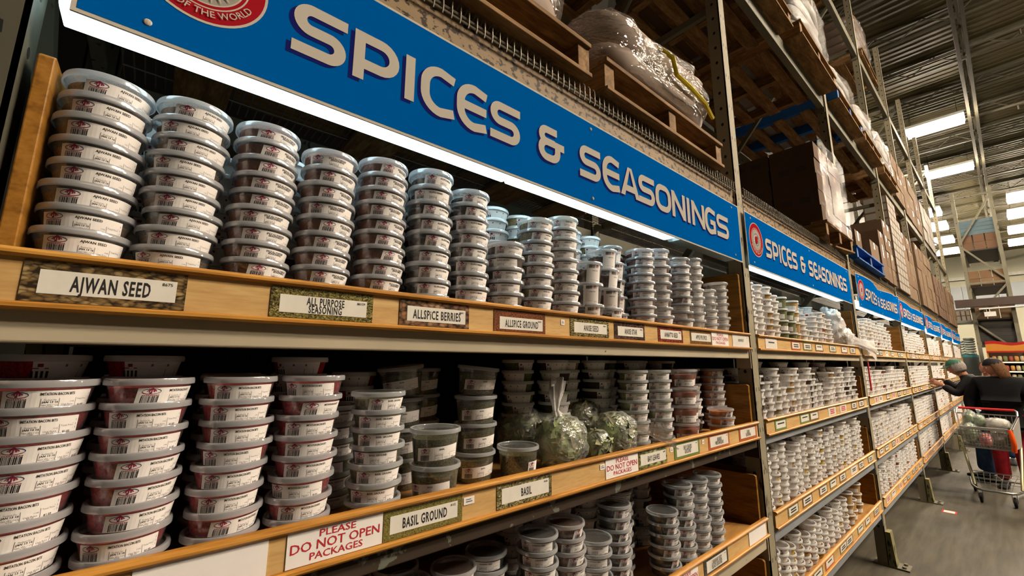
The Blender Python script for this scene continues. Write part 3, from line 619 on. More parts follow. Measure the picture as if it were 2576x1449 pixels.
# ------------------------------------------------------------------ tubs
PITCH = {'s': .0367, 't': .0735, 'b': .0815}
GEO = {'s': dict(cup=[(.0455, .0035), (.0462, .0005), (.0475, .002), (.0545, .0335)], h=.0415, lid=.0305, fill=.0285, rb=.0462, rt=.0545, zt=.0335),
       't': dict(cup=[(.0435, .0035), (.0442, .0005), (.0455, .002), (.0545, .0705)], h=.0785, lid=.0675, fill=.058, rb=.0442, rt=.0545, zt=.0705)}
GEO['b'] = dict(cup=[(.0475, .0035), (.0485, .0005), (.050, .002), (.0580, .0785)], h=.0865, lid=.0755, fill=.066, rb=.0485, rt=.0580, zt=.0785)
def rad(g, z): r2 = g['cup'][2][0]; return r2+(g['rt']-r2)*(z-.002)/(g['zt']-.002)
def lid_prof(g):
    k = g['rt']/.0545; z = g['lid']
    return [(.0565*k, z), (.0588*k, z+.001), (.0590*k, z+.0072), (.0578*k, z+.0106), (.0548*k, z+.0110), (.0522*k, z+.0098), (.0505*k, z+.0066), (.048*k, z+.0061), (.0, z+.0061)]
_lidme = {}; _cupme = {}; _lab = {}; _con = {}; KIND = {}
def lid_mesh(ty):
    g = GEO[ty]; m = MB(); P = lid_prof(g); m.lathe(P[:6], 44); m.lathe(P[5:], 44, m=1)
    return m.build('lid', [LID, LIDTOP], smooth=True, ang=50)
def cup_mesh(ty):
    g = GEO[ty]; m = MB(); m.lathe([(0, .0035)]+g['cup'], 44); return m.build('cup', CUP, smooth=True, ang=50)
def con_mesh(ty, key):
    g = GEO[ty]; m = MB(); f = g['fill']*{'ajwan': .80, 'berries': .72, 'star': .85, 'annatto': .8}.get(key, .96); rr = lambda z: rad(g, z)-.0016; R0 = random.Random(hash(key) & 255 if False else len(key)*7)
    seg = 36; prof = [(0, .0045), (rr(.0045), .0045), (rr(f*.5), f*.5), (rr(f), f)]
    m.lathe(prof, seg)
    b = len(m.v); rough = .0035 if key in ('star', 'berries', 'annatto', 'bay') else .0016
    rings = 6; vs = []
    for j in range(rings):
        r = rr(f)*(1-j/rings)
        for i in range(seg): a = 2*pi*i/seg; vs.append((r*cos(a), r*sin(a), f+(0 if j == 0 else R0.uniform(-rough, rough)+.0025*(j/rings))))
    vs.append((0, 0, f+.003)); k = rings*seg
    fs = [(j*seg+i, j*seg+(i+1) % seg, (j+1)*seg+(i+1) % seg, (j+1)*seg+i) for j in range(rings-1) for i in range(seg)]+[((rings-1)*seg+i, (rings-1)*seg+(i+1) % seg, k) for i in range(seg)]
    m.add(vs, fs)
    if key == 'star':
        for n in range(40):
            a, r = R0.uniform(0, 6.28), rr(f)*R0.random()**.5*.9; c = Vector((r*cos(a), r*sin(a), f+.002+R0.random()*.005)); ph = R0.random()*6
            for p in range(8):
                d = Vector((cos(ph+p*pi/4), sin(ph+p*pi/4), R0.uniform(-.2, .6)))*.0075; sd = Vector((-d.y, d.x, 0))*.22
                m.add([c, c+d*.5+sd, c+d, c+d*.5-sd+Vector((0, 0, .0015))], [(0, 1, 2, 3)])
    elif key in ('berries', 'annatto'):
        for n in range(70):
            a, r = R0.uniform(0, 6.28), rr(f)*R0.random()**.5*.93; m.sphere((r*cos(a), r*sin(a), f+.001+R0.random()*.002), .0028, 6, 4)
    return m.build('spice_filling', CONTENT[key], smooth=True, ang=80)
def label_mesh(ty, lines, form):
    g = GEO[ty]; rb = random.Random(len(lines[0])*13+len(form))
    if form == 'strip': Wd, Hh, z0, tilt = .056, .066, .003, 0
    elif ty == 's': Wd, Hh, z0, tilt = .102, .0240, .0030, 0
    elif form == 'low': Wd, Hh, z0, tilt = .104, .027, .009, 0
    elif form == 'small': Wd, Hh, z0, tilt = .050, .028, .018, .0
    else: Wd, Hh, z0, tilt = .108, .030, .018, .08
    m = MB()
    def mp(e): return lambda u, v: ((lambda z, r, a: (r*sin(a), -r*cos(a), z))(z0+v+tilt*u, rad(g, z0+v+tilt*u)+.0007+e, u/(rad(g, z0+v)+.0007)))
    f0, f1 = mp(0), mp(.00025 if ty == 's' else .00045)
    nx, nz = 22, 3
    vs = [f0(-Wd/2+Wd*i/nx, Hh*j/nz) for j in range(nz+1) for i in range(nx+1)]
    m.add(vs, [(j*(nx+1)+i, j*(nx+1)+i+1, (j+1)*(nx+1)+i+1, (j+1)*(nx+1)+i) for j in range(nz) for i in range(nx)], 0)
    def rect(a, b, c, d, mm=1): m.add([f1(a, c), f1(b, c), f1(b, d), f1(a, d)], [(0, 1, 2, 3)], mm)
    def ell(cx, cy, rx, ry, a0, a1, t, mm, n=16): ribbon(m, [(cx+rx*cos(RD(a0+(a1-a0)*i/n)), cy+ry*sin(RD(a0+(a1-a0)*i/n))) for i in range(n+1)], t, f1, mm)
    def logo(cx, cy, k=1.0):
        ell(cx, cy, .0115*k, .0040*k, 150, 330, .0009*k, 2); ell(cx, cy, .0115*k, .0040*k, -30, 150, .0008*k, 3)
        ell(cx, cy-.001*k, .0030*k, .0058*k, 0, 180, .0016*k, 2); ell(cx, cy-.0015*k, .0062*k, .0045*k, 20, 160, .0013*k, 2); rect(cx-.0008*k, cx+.0008*k, cy-.003*k, cy+.004*k, 2); rect(cx-.0022*k, cx-.0008*k, cy-.0032*k, cy-.001*k, 3)
        for j in range(9): rect(cx-.0105*k+j*.0024*k, cx-.0105*k+j*.0024*k+.0018*k, cy-.0066*k, cy-.0054*k, 2)
    def bars(x, w, c, d):
        u = x
        while u < x+w:
            b = rb.choice((.0005, .0008, .0013)); rect(u, min(u+b, x+w), c, d, 1); u += b+rb.choice((.0005, .0007, .001))
    if form == 'strip':
        bars(-.019, .020, .052, .063); logo(.012, .059, .75)
        put_text(m, lines[0], .003, .043, .0036, m=1, mapf=f1, maxw=.022, bold=.01)
        put_text(m, 'JAN 13 16', -.004, .012, .0026, m=4, mapf=f1, maxw=.014); put_text(m, '$1.03', .014, .010, .0032, m=1, mapf=f1, maxw=.01); rect(-.02, .02, .0155, .0160, 4)
        return m.build('label_sticker', [WHITE, INK, LREDI, NAVY, GREYI])
    if form == 'small':
        logo(-.011, .021, 1.0); bars(-.0215, .021, .003, .0125)
        return m.build('label_sticker', [WHITE, INK, LREDI, NAVY, GREYI])
    L = -.051; s = Hh/.0255
    logo(L+.0175, .0195*s, 1.0); bars(L+.0065, .0215, .001, .0118*s)
    for k, ln in enumerate(lines): put_text(m, ln, L+.058, .0205*s-k*.0038, .0038, m=1, mapf=f1, maxw=.036 if len(ln) > 8 else .024, bold=.02)
    xa, xb, xc, xd = L+.042, L+.060, L+.079, L+.0955; yt, ym = .0135*s-.0015*(len(lines)-1), .0065*s
    for c in (yt, ym): rect(xa, xd, c-.00028, c+.00028, 4)
    for c in (xa, xb, xc): rect(c-.00028, c+.00028, .0005, yt, 4)
    put_text(m, 'Packed On', (xa+xb)/2, yt-.0018, .0020, m=4, mapf=f1, maxw=.013); put_text(m, 'JAN 13 16', (xa+xb)/2, yt-.0047, .0027, m=1, mapf=f1, maxw=.016, bold=.02)
    put_text(m, 'Net Wt / Ct', (xa+xb)/2, ym-.0022, .0024, m=4, mapf=f1, maxw=.018); put_text(m, 'Unit Price', (xb+xc)/2, ym-.0022, .0024, m=4, mapf=f1, maxw=.017); put_text(m, 'Total Price', (xc+xd)/2+.0005, yt-.002, .0024, m=4, mapf=f1, maxw=.017); put_text(m, '0.240', (xa+xb)/2, .0018, .0020, m=4, mapf=f1, maxw=.010); put_text(m, '$4.29', (xb+xc)/2, .0018, .0022, m=4, mapf=f1, maxw=.010)
    put_text(m, '$1.03', (xc+xd)/2, .0022*s, .0030, m=1, mapf=f1, maxw=.0105, bold=.02); put_text(m, '1105', xc-.004, yt-.005, .0020, m=4, mapf=f1, maxw=.006)
    for c in (.005, .010, .016): rect(xd+.003, xd+.0036, c, c+.003, 4)
    return m.build('label_sticker', [WHITE, INK, LREDI, NAVY, GREYI])
PROTO = {}
NOUN = {'ajwan': 'ajwan seed', 'all_purpose': 'all purpose seasoning', 'berries': 'allspice berry', 'allspice': 'ground allspice', 'anise': 'anise seed', 'star': 'star anise', 'annatto': 'annatto seed', 'pie': 'apple pie spice', 'white': 'arrowroot', 'bacon': 'red bacon bits', 'basil_ground': 'ground basil', 'basil': 'dried basil', 'bay': 'ground bay leaf', 'berbere': 'berbere', 'paprika': 'brick-red spice', 'cajun': 'orange cajun seasoning', 'caraway': 'black caraway', 'dark': 'dark spice'}
_shared = {}
def shared(kind, key, fn):
    k = (kind, key)
    if k not in _shared:
        o = fn(); _shared[k] = o.data; bpy.data.objects.remove(o)
    return _shared[k]
def make_tub(ty, key, lines, form):
    t = thing({'s': 'spice_tub', 't': 'tall_spice_tub', 'b': 'large_spice_tub'}[ty], 'tub', 'tub')
    for nm, d in (('cup', shared('cup', ty, lambda: cup_mesh(ty))), ('lid', shared('lid', ty, lambda: lid_mesh(ty))), ('spice_filling', shared('con', (ty, key), lambda: con_mesh(ty, key))), ('label_sticker', shared('lab', (ty, tuple(lines), form), lambda: label_mesh(ty, lines, form)))):
        o = bpy.data.objects.new(nm, d); COL.objects.link(o); o.parent = t
    return t
tr = random.Random(11)
def put_tub(ty, key, lines, form, loc, label, group, turn=None, tilt=(0, 0), zs=1.0):
    k = (ty, key, tuple(lines), form); ang = math.atan2(-loc[1], -loc[0])+pi/2
    rz = ang+(tr.gauss(.22, .3) if turn is None else tr.gauss(turn, .2))
    first = k not in PROTO
    if first: PROTO[k] = make_tub(ty, key, lines, form); r = PROTO[k]
    else: r = dup(PROTO[k], label, loc)
    r['label'] = label; r['group'] = group; r.location = loc; r.rotation_euler = (tilt[0], tilt[1], rz); r.scale = (1, 1, zs)
    return r
NT = 0
def stack(x, y, z, n, key, lines, where, ty='s', form='wide', zs=1.0, turn=None, lean=0, top_tilt=None, grp=None):
    global NT
    for k in range(n):
        h = PITCH[ty]*zs; ox, oy = tr.gauss(0, .0016)+lean*k, tr.gauss(0, .0014)
        pos = 'topmost' if k == n-1 else ('bottom' if k == 0 else f'{ORD[n-k]} from top')
        if n == 1: lab = f'{NOUN[key]} tub standing alone, {where}'
        else: lab = f'{NOUN[key]} tub, {pos} of {where}'
        tl = top_tilt if (top_tilt and k == n-1) else (0, 0)
        put_tub(ty, key, lines, form, (x+ox, y+oy, z+k*h+.0006+(abs(tl[0])+abs(tl[1]))*.05), lab, grp or f'{NOUN[key]} tubs', turn, tl, zs); NT += 1
Y0, D1, D2, D3 = .938, DK[0], DK[1], DK[2]
def zsc(n, top, d): return (top-d)/(n*PITCH['s'])
T1 = [('A', -.098, 9, 'ajwan', ['AJWAN SEED'], 2.089, 'leftmost'), ('B', .017, 10, 'ajwan', ['AJWAN SEED'], 2.094, 'second'), ('C', .140, 10, 'all_purpose', ['SPICE ALL PURPOSE', 'SEASONING'], 2.096, 'third'), ('D', .262, 9, 'all_purpose', ['SPICE ALL PURPOSE', 'SEASONING'], 2.082, 'fourth'),
      ('E', .387, 10, 'all_purpose', ['SPICE ALL PURPOSE', 'SEASONING'], 2.104, 'fifth'), ('F', .518, 9, 'berries', ['ALLSPICE BERRIES'], 2.116, 'sixth'), ('G', .640, 9, 'berries', ['ALLSPICE BERRIES'], 2.098, 'seventh'), ('H', .771, 6, 'allspice', ['ALLSPICE GROUND'], 1.977, 'eighth'),
      ('I', .898, 9, 'anise', ['ANISE SEED'], 2.078, 'ninth'), ('J', 1.019, 10, 'anise', ['ANISE SEED'], 2.110, 'tenth')]
TURN = dict(A=.12, B=.12, C=.42, D=.62, E=.72, F=.55, G=.62, H=.15, I=.45, J=.45)
for nm, x, n, key, ln, top, wh in T1: stack(x, Y0, D1, n, key, ln, f'{wh} stack from left, top shelf', zs=zsc(n, top, D1), turn=TURN[nm])
stack(1.145, Y0, D1, 3, 'star', ['ANISE STAR'], 'left star anise column, top shelf', 't', 'strip', zs=1.0, turn=.62)
stack(1.264, .945, D1, 4, 'star', ['ANISE STAR'], 'middle star anise column, top shelf', 't', 'strip', zs=.97, turn=.7, lean=-.004)
stack(1.385, 1.0, D1, 5, 'star', ['ANISE STAR'], 'right star anise column, top shelf', 't', 'strip', zs=.90, turn=.75, lean=-.005)
T1b = [(1.485, Y0, 10, 'annatto', ['ANNATTO SEED'], 2.086, 'left annatto stack, top shelf'), (1.612, Y0, 10, 'annatto', ['ANNATTO SEED'], 2.108, 'right annatto stack, top shelf'), (1.705, 1.012, 10, 'pie', ['APPLE PIE SPICE'], 2.10, 'set-back apple pie spice stack, top shelf'), (1.786, Y0, 10, 'pie', ['APPLE PIE SPICE'], 2.10, 'front apple pie spice stack, top shelf'),
       (1.905, Y0, 10, 'white', ['ARROWROOT'], 2.116, 'tall arrowroot stack, top shelf'), (2.035, Y0, 7, 'white', ['ARROWROOT'], 1.985, 'low middle arrowroot stack, top shelf'), (2.195, .95, 8, 'white', ['ARROWROOT'], 2.042, 'rightmost arrowroot stack, top shelf')]
for x, y, n, key, ln, top, wh in T1b: stack(x, y, D1, n, key, ln, wh, zs=zsc(n, top, D1))
# second shelf
BB = ['IMITATION BACON BITS']
for x, y, wh in ((-.117, .938, 'leftmost'), (.004, .938, 'second'), (.134, .939, 'third'), (.257, .938, 'fourth')): stack(x, y, D2, 8, 'bacon', BB, f'{wh} bacon stack, second shelf', lean=.0012)
stack(.408, .938, D2, 7, 'basil_ground', ['BASIL GROUND'], 'front ground basil stack, second shelf')
stack(.352, 1.075, D2, 6, 'basil_ground', ['BASIL GROUND'], 'set-back ground basil stack, second shelf')
stack(.566, .950, D2, 2, 'basil', ['BASIL'], 'front basil pair, second shelf', 'b', turn=.2)
stack(.745, 1.035, D2, 4, 'basil', ['BASIL'], 'tall right basil stack, second shelf', 'b', zs=.93, turn=.3, top_tilt=(.02, .10))
stack(.868, .985, D2, 1, 'basil', ['BASIL'], 'right of the tall stack, second shelf', 'b', 'small', turn=.75)
stack(.545, 1.10, D2, 4, 'basil', ['BASIL'], 'left back basil stack, second shelf', 'b', zs=.93, turn=.15, top_tilt=(.05, -.10))
stack(.648, 1.19, D2, 4, 'basil', ['BASIL'], 'shaded middle basil stack, second shelf', 'b', zs=.93, turn=.1)
stack(1.438, .965, D2, 8, 'bay', ['BAY LEAVES GROUND'], 'left bay leaf stack, second shelf', turn=.5)
stack(1.572, .941, D2, 8, 'bay', ['BAY LEAVES GROUND'], 'right bay leaf stack, second shelf', turn=.45)
stack(1.672, 1.008, D2, 8, 'bay', ['BAY LEAVES GROUND'], 'set-back bay leaf stack, second shelf', turn=.1)
stack(1.770, .939, D2, 4, 'paprika', ['BERBERE MEDIUM'], 'left brick-red column, second shelf', 't', 'low', turn=.3)
stack(1.878, .985, D2, 4, 'paprika', ['BERBERE MEDIUM'], 'right brick-red column, second shelf', 't', 'low', turn=.3)
stack(2.125, .941, D2, 3, 'cajun', ['CAJUN SEASONING'], 'low front cajun stack, second shelf', turn=1.0)
stack(2.255, 1.03, D2, 8, 'cajun', ['CAJUN SEASONING'], 'tall cajun stack, second shelf', turn=1.05)
# third shelf
CS = ['CARAWAY SEED', 'BLACK GROUND']
for x, y, n, key, ln, wh, tu in ((.908, .947, 8, 'dark', ['CARAWAY SEED'], 'leftmost front stack, third shelf', .15), (1.036, .955, 8, 'pie', ['CARAWAY SEED'], 'second front stack, third shelf', .85), (1.158, .95, 6, 'dark', ['CARAWAY SEED'], 'low third stack, third shelf', .1), (1.288, .965, 8, 'caraway', CS, 'fourth front stack, third shelf', 1.15),
    (1.56, .94, 6, 'caraway', CS, 'low dark stack, third shelf', 1.15), (1.683, .94, 8, 'caraway', CS, 'left of three right stacks, third shelf', .95), (1.806, .938, 8, 'caraway', CS, 'middle of three right stacks, third shelf', .55), (1.930, .938, 8, 'caraway', CS, 'right of three right stacks, third shelf', .5),
    (1.43, 1.05, 8, 'dark', ['CARAWAY SEED'], 'set-back stack in the middle, third shelf', .3), (.53, 1.0, 7, 'basil_ground', ['CARAWAY SEED'], 'first shaded back stack, third shelf', .3), (.657, 1.0, 7, 'pie', ['CARAWAY SEED'], 'second shaded back stack, third shelf', 1.5), (.782, 1.02, 7, 'dark', ['CARAWAY SEED'], 'third shaded back stack, third shelf', .3)):
    stack(x, y, D3, n, key, ln, wh, turn=tu)
print('TUBS', NT)

# ------------------------------------------------------------------ all the smaller tubs behind and beyond: one mass
FARC = ['white', 'anise', 'tan', 'all_purpose', 'mustard', 'green', 'bacon', 'dark', 'berries', 'ajwan']
fm = [LIDFAR, WHITE, INK, LREDI, GREYI, LIDTOP]+[CONTENT[k] for k in FARC]
far = MB(); fr = random.Random(5)
def far_tub(x, y, z, key, hs=1.0, seg=14, face=None, lab=True):
    ci = 6+FARC.index(key); h = .0415*hs; zl = h-.011
    far.lathe([(0, .001), (.046, .001), (.0535, zl)], seg, (x, y, z), ci); far.lathe([(.0565, zl), (.0588, zl+.001), (.0588, zl+.0075), (.0575, h), (.0525, h-.001)], seg, (x, y, z), 0); far.lathe([(.0525, h-.001), (.050, zl+.0062), (0, zl+.0062)], seg, (x, y, z), 5)
    if not lab: return
    a0 = (math.atan2(-y, -x) if face is None else face)+fr.gauss(.3, .5)
    def mp(u, v, e): r = .0462+.0075*v/zl+.0009+e; a = a0+u/.05; return (x+r*cos(a), y+r*sin(a), z+v)
    Wd = (.108 if y < 1.0 else .09) if hs < 1.5 else .09; v0, v1 = .002, zl+.0005
    if hs > 1.5: v0, v1 = zl*.2, zl*.62
    n = 8; vs = [mp(-Wd/2+Wd*i/n, v, 0) for v in (v0, v1) for i in range(n+1)]; far.add(vs, [(i, i+1, n+2+i, n+1+i) for i in range(n)], 1)
    def rc(a, b, c, d, m): far.add([mp(a, v0+(v1-v0)*c, .0005), mp(b, v0+(v1-v0)*c, .0005), mp(b, v0+(v1-v0)*d, .0005), mp(a, v0+(v1-v0)*d, .0005)], [(0, 1, 2, 3)], m)
    for k in range(4): rc(-.047+k*.0055, -.047+k*.0055+.003, .06, .46, 2)
    rc(-.046, -.028, .58, .63, 3); rc(-.040, -.034, .68, .86, 3); rc(-.010, .016, .70, .84, 4)
    rc(-.012, .045, .48, .51, 4); rc(-.012, .045, .22, .25, 4); rc(.012, .0128, .02, .5, 4); rc(.032, .0328, .02, .5, 4)
def far_stack(x, y, z, n, key, hs=1.0, **k):
    p = .0367*hs if hs == 1 else .0415*hs-.005
    for i in range(n): far_tub(x+fr.gauss(0, .0025), y+fr.gauss(0, .0025), z+.0006+i*p, key, hs, **k)
# back rows of the nearest bay
for k in range(19):
    x = -.04+k*.1215; key = ['ajwan', 'all_purpose', 'all_purpose', 'berries', 'anise', 'anise', 'dark', 'bacon', 'all_purpose', 'white'][min(9, k//2)]
    far_stack(x, 1.058 if k not in (12, 14) else 1.12, D1, (10 if k in (6, 7, 8, 10, 11) else fr.choice((8, 9, 9))) if k not in (17, 18) else 4, key, seg=24)
for x, y, n in ((1.02, 1.165, 4), (1.27, 1.16, 5), (1.14, 1.07, 4)): pass
far_stack(.80, 1.18, D1, 4, 'dark', 1.9, seg=24); far_stack(1.12, 1.19, D1, 5, 'dark', 1.9, seg=24); far_stack(1.62, 1.18, D1, 5, 'bacon', 1.9, seg=24)
for k, (x, n) in enumerate(((-.13, 9), (-.0, 9), (.14, 8), (.27, 9))): far_stack(x, 1.06, D2, n, 'bacon', seg=24)
for x in (.0, .16, .30, .44): far_stack(x, 1.19, D2, 8, 'bacon', seg=18)
for k in range(9): far_stack(1.02+k*.123, 1.10 if k % 2 else 1.16, D2, 9, ['green', 'dark', 'anise', 'dark'][k % 4], seg=20)
far_stack(2.12, 1.09, D2, 8, 'dark', seg=20)
for k in range(7): far_stack(1.0+k*.124, 1.17, D3, 7, ['dark', 'tan', 'berries'][k % 3], seg=18)
for k in range(3): far_stack(.30+k*.125, 1.1, D3, 7, 'dark', seg=18)
# farther bays
def far_row(bay, l, xa, xb, y, ns, keys, hs=1.0, seg=12):
    x = xa; i = 0
    while x <= xb:
        n = ns[i % len(ns)]; key = keys[i % len(keys)]
        if n: far_stack(x, y+fr.uniform(-.005, .01), DK[l], n, key, hs, seg=seg)
        x += .1215; i += 1
b1 = PX[1]
far_row(1, 0, b1+.14, b1+.62, .945, (9, 9, 9, 8, 9), ('white', 'white', 'tan', 'white'), seg=18); far_row(1, 0, b1+.64, b1+.90, .94, (4, 3, 4), ('green', 'green', 'tan'), 1.9, seg=18); far_row(1, 0, b1+1.0, b1+1.24, .94, (5, 3), ('white', 'green'), seg=18)
far_row(1, 0, b1+1.28, b1+1.75, .94, (6, 7, 7, 6), ('white', 'bacon', 'tan', 'white'), seg=16); far_row(1, 0, b1+.2, b1+1.7, 1.06, (9, 8, 7), ('white', 'tan', 'green'), seg=14)
far_row(1, 1, b1+.13, b1+2.2, .945, (7, 6, 8, 5, 7, 8, 6, 8, 7, 5, 3, 4), ('dark', 'dark', 'anise', 'white', 'tan', 'white', 'white', 'berries'), seg=16); far_row(1, 1, b1+.2, b1+2.2, 1.06, (8, 7, 9, 8), ('dark', 'green', 'white', 'mustard'), seg=14)
far_row(1, 2, b1+.13, b1+2.25, .945, (9, 8, 9, 7, 8, 9, 8, 7), ('white', 'mustard', 'white', 'tan', 'white', 'mustard', 'white'), seg=16); far_row(1, 2, b1+.2, b1+2.2, 1.06, (9, 8), ('mustard', 'tan', 'white', 'dark'), seg=12)
far_row(1, 3, b1+.13, b1+1.5, .945, (6, 6, 5, 6, 5), ('tan', 'white', 'mustard', 'tan'), seg=16); far_stack(b1+1.66, .95, DK[3], 3, 'tan', 1.9, seg=18); far_stack(b1+1.80, .96, DK[3], 2, 'tan', 1.9, seg=18); far_stack(b1+2.02, .97, DK[3], 3, 'tan', 1.9, seg=18)
for bay in range(2, 7):
    a, b = PX[bay]+.13, PX[bay+1]-.13; sg = 12 if bay < 4 else 8
    for l in range(4):
        hi = (9, 8, 8, 8)[l]; lo = hi-(1 if bay > 2 else 2)
        far_row(bay, l, a, b-(.55 if (l == 0 and bay == 2) else 0), .945, tuple(fr.randint(lo, hi) for _ in range(11)), ('white', 'white', 'anise', 'white', 'tan', 'white', 'mustard' if bay == 2 else 'white', 'bacon' if bay == 4 else 'white', 'all_purpose'), seg=sg)
        if bay < 4: far_row(bay, l, a+.06, b, 1.057, (hi, hi-1), ('white', 'tan', 'dark'), seg=8)
fo = far.build('spice_tubs', fm, smooth=True, ang=40)
tag(fo, 'mass of smaller white-labelled spice tubs in the back rows and on the farther bays', 'tubs', kind='stuff')

# ------------------------------------------------------------------ back panels behind the trays, pallets and loads above
hb = chipped('added_dark_backing', (.022, .019, .014), (.06, .05, .035), thr=.62, scale=16)
for bay in range(7):
    tag(MB().box(PX[bay]+.05, PX[bay+1]-.05, 1.955, 1.965, .3, 2.46).build('back_panel', hb), f'dark board added behind the shelves of the {BAYN[bay]} bay', 'back panel', 'boards added behind the spice shelves')  # boards added to keep the depth behind the tubs black
for k, (x, w) in enumerate(((-.04, .16), (.56, .20), (1.32, .24), (1.78, .22))):
    tag(MB().box(x, x+w, .97, 1.90, 2.585, 2.6035).build('loose_plank', PALWY, bev=.002), f'loose ochre plank under the wire deck of the nearest bay, {ORD[k+1]} from left', 'plank', 'loose planks under the wire deck')
CARTB = mat('tan_cardboard', (.165, .105, .06), .85, var=.08, scale=4); CART = mat('brown_cardboard', (.145, .086, .046), .85, var=.08, scale=4); CARTD = mat('dark_cardboard', (.11, .062, .036), .85, var=.08, scale=4); CARTW = mat('white_carton', (.27, .25, .22), .7, var=.05, scale=5)
TAPE = mat('parcel_tape', (.45, .33, .18), .25); PRINT = ink('carton_print', (.07, .045, .03))
def pallet(x0, x1, y0, y1, z, m, label, mx=None, broken=False):
    t = thing('pallet', label, 'pallet', ((x0+x1)/2, (y0+y1)/2, z), group='pallets on the rack'); my = mx or PALWY
    w = x1-x0
    for k in range(3):
        xx = x0+(w-.06)*k/2; q = local(t); q.box(xx, xx+.06, y0+.012, y1, z+.016, z+.116); q.build('stringer', my, t, bev=.003)
    n = 6
    for k in range(n):
        yy = y0+(y1-y0-.11)*k/(n-1); q = local(t); q.box(x0, x1, yy, yy+.11, z+.1165, z+.134); q.build('top_board', m, t, bev=.002)
    for k in range(5):
        wd = .135 if k == 0 else .10; yy = y0+(y1-y0-.10)*k/4; q = local(t)
        if broken and k == 0: q.add([(x0, yy, z), (x1, yy, z), (x1, yy+wd, z), (x0, yy+wd, z), (x0, yy+.05, z+.0155), (x1, yy, z+.0155), (x1, yy+wd, z+.0155), (x0, yy+wd, z+.0155), (x0+w*.4, yy+.07, z), (x0+w*.4, yy+.07, z+.0155)], [(0, 3, 2, 1, 8), (4, 9, 5, 6, 7), (0, 8, 9, 4), (8, 1, 5, 9), (1, 2, 6, 5), (2, 3, 7, 6), (3, 0, 4, 7)])
        else: q.box(x0, x1, yy, yy+wd, z, z+.0155)
        q.build('bottom_board', m, t, bev=.002)
    return t
def blob(m, c, r, e=.45, jit=.06, seed=0, su=48, sv=26, fr_=2.4, flat=None, mi=0):
    sg = lambda a: (1 if a >= 0 else -1)*abs(a)**e
    vs = []
    for j in range(sv+1):
        ph = -pi/2+pi*j/sv
        for i in range(su):
            a = 2*pi*i/su; d = Vector((sg(cos(ph))*sg(cos(a)), sg(cos(ph))*sg(sin(a)), sg(sin(ph))))
            k = 1+jit*noise.noise(d*fr_+Vector((seed*5.1, seed*1.7, 0)))+jit*.35*noise.noise(d*fr_*3.3+Vector((seed, 0, 0)))
            z = c[2]+d.z*r[2]*k
            if flat is not None: z = max(z, flat)
            vs.append((c[0]+d.x*r[0]*k, c[1]+d.y*r[1]*k, z))
    m.add(vs, [(j*su+i, j*su+(i+1) % su, (j+1)*su+(i+1) % su, (j+1)*su+i) for j in range(sv) for i in range(su)], mi)
SACK = mat('beige_sack', (.26, .19, .145), .7, var=.12, scale=12, bump=.4)
def load(x0, x1, y0, y1, z, h, label, seed, core=SACK, strap=False, e=.5, jit=.09, grp='wrapped loads on pallets'):
    c = ((x0+x1)/2, (y0+y1)/2, z+h/2); r = ((x1-x0)/2, (y1-y0)/2, h/2)
    t = thing('wrapped_load', label, 'wrapped load', (c[0], c[1], z), group=grp)
    n = max(2, round(h/.14))
    for k in range(n):
        q = local(t); hh = h/n; blob(q, (c[0], c[1], z+hh*(k+.5)), (r[0]*.93, r[1]*.93, hh*.54), e*.8, jit*.6, seed+k, 36, 12, flat=z); q.build('sack', core, t, smooth=True, ang=80)
    q = local(t); blob(q, c, (r[0], r[1], r[2]*1.02), e, jit, seed, 64, 30, flat=z+.001); q.build('stretch_wrap', WRAP, t, smooth=True, ang=80)
    if strap:
        q = local(t); xs = c[0]-r[0]*.06; yf = c[1]-r[1]
        q.tube([(xs-.03, yf+.10, z+h*.98), (xs-.02, yf+.035, z+h*.82), (xs-.015, yf-.012, z+h*.6), (xs, yf-.015, z+h*.36), (xs+.12, yf-.018, z+h*.33), (xs+.28, yf-.008, z+h*.32), (xs+.42, yf+.02, z+h*.30)], .010, 6); q.build('yellow_strap', mat('yellow_strap_web', (.62, .48, .01), .5), t, smooth=True)
    return t
cr = random.Random(21)
def carton(x0, x1, y0, y1, z, h, m, label, grp, tape=True, marks=0):
    if m is CART and cr.random() < .5: m = CARTB
    if h > .12: x0, x1, y0, y1 = x0+.003, x1-.003, y0+cr.uniform(.0, .012), y1-.003
    q = MB(); q.box(x0, x1, y0, y1, z, z+h)
    if tape: q.box((x0+x1)/2-.022, (x0+x1)/2+.022, y0-.0006, y0-.0002, z+h*.62, z+h, 1); q.box((x0+x1)/2-.022, (x0+x1)/2+.022, y0, y1, z+h+.0002, z+h+.0006, 1)
    for k in range(marks): a = y0+(y1-y0)*(.18+.4*k); q.box(x0-.0006, x0-.0002, a, a+(y1-y0)*.24, z+h*.3, z+h*.68, 2)
    if marks: q.box(x0+(x1-x0)*.15, x0+(x1-x0)*.45, y0-.0006, y0-.0002, z+h*.15, z+h*.35, 2)
    if m is CARTW: q.box(x0+.012, x1-.012, y0-.0008, y0-.0002, z+.012, z+h-.012, 3); q.box(x0-.0008, x0-.0002, y0+.012, y1-.012, z+.012, z+h-.012, 3)
    o = q.build('carton', [CART if m is CARTW else m, TAPE, PRINT, CARTW], bev=.006 if h > .12 else 0); return tag(o, label, 'carton', grp)
ZL = (2.6305, 4.2725, 6.1725); PH = .1345
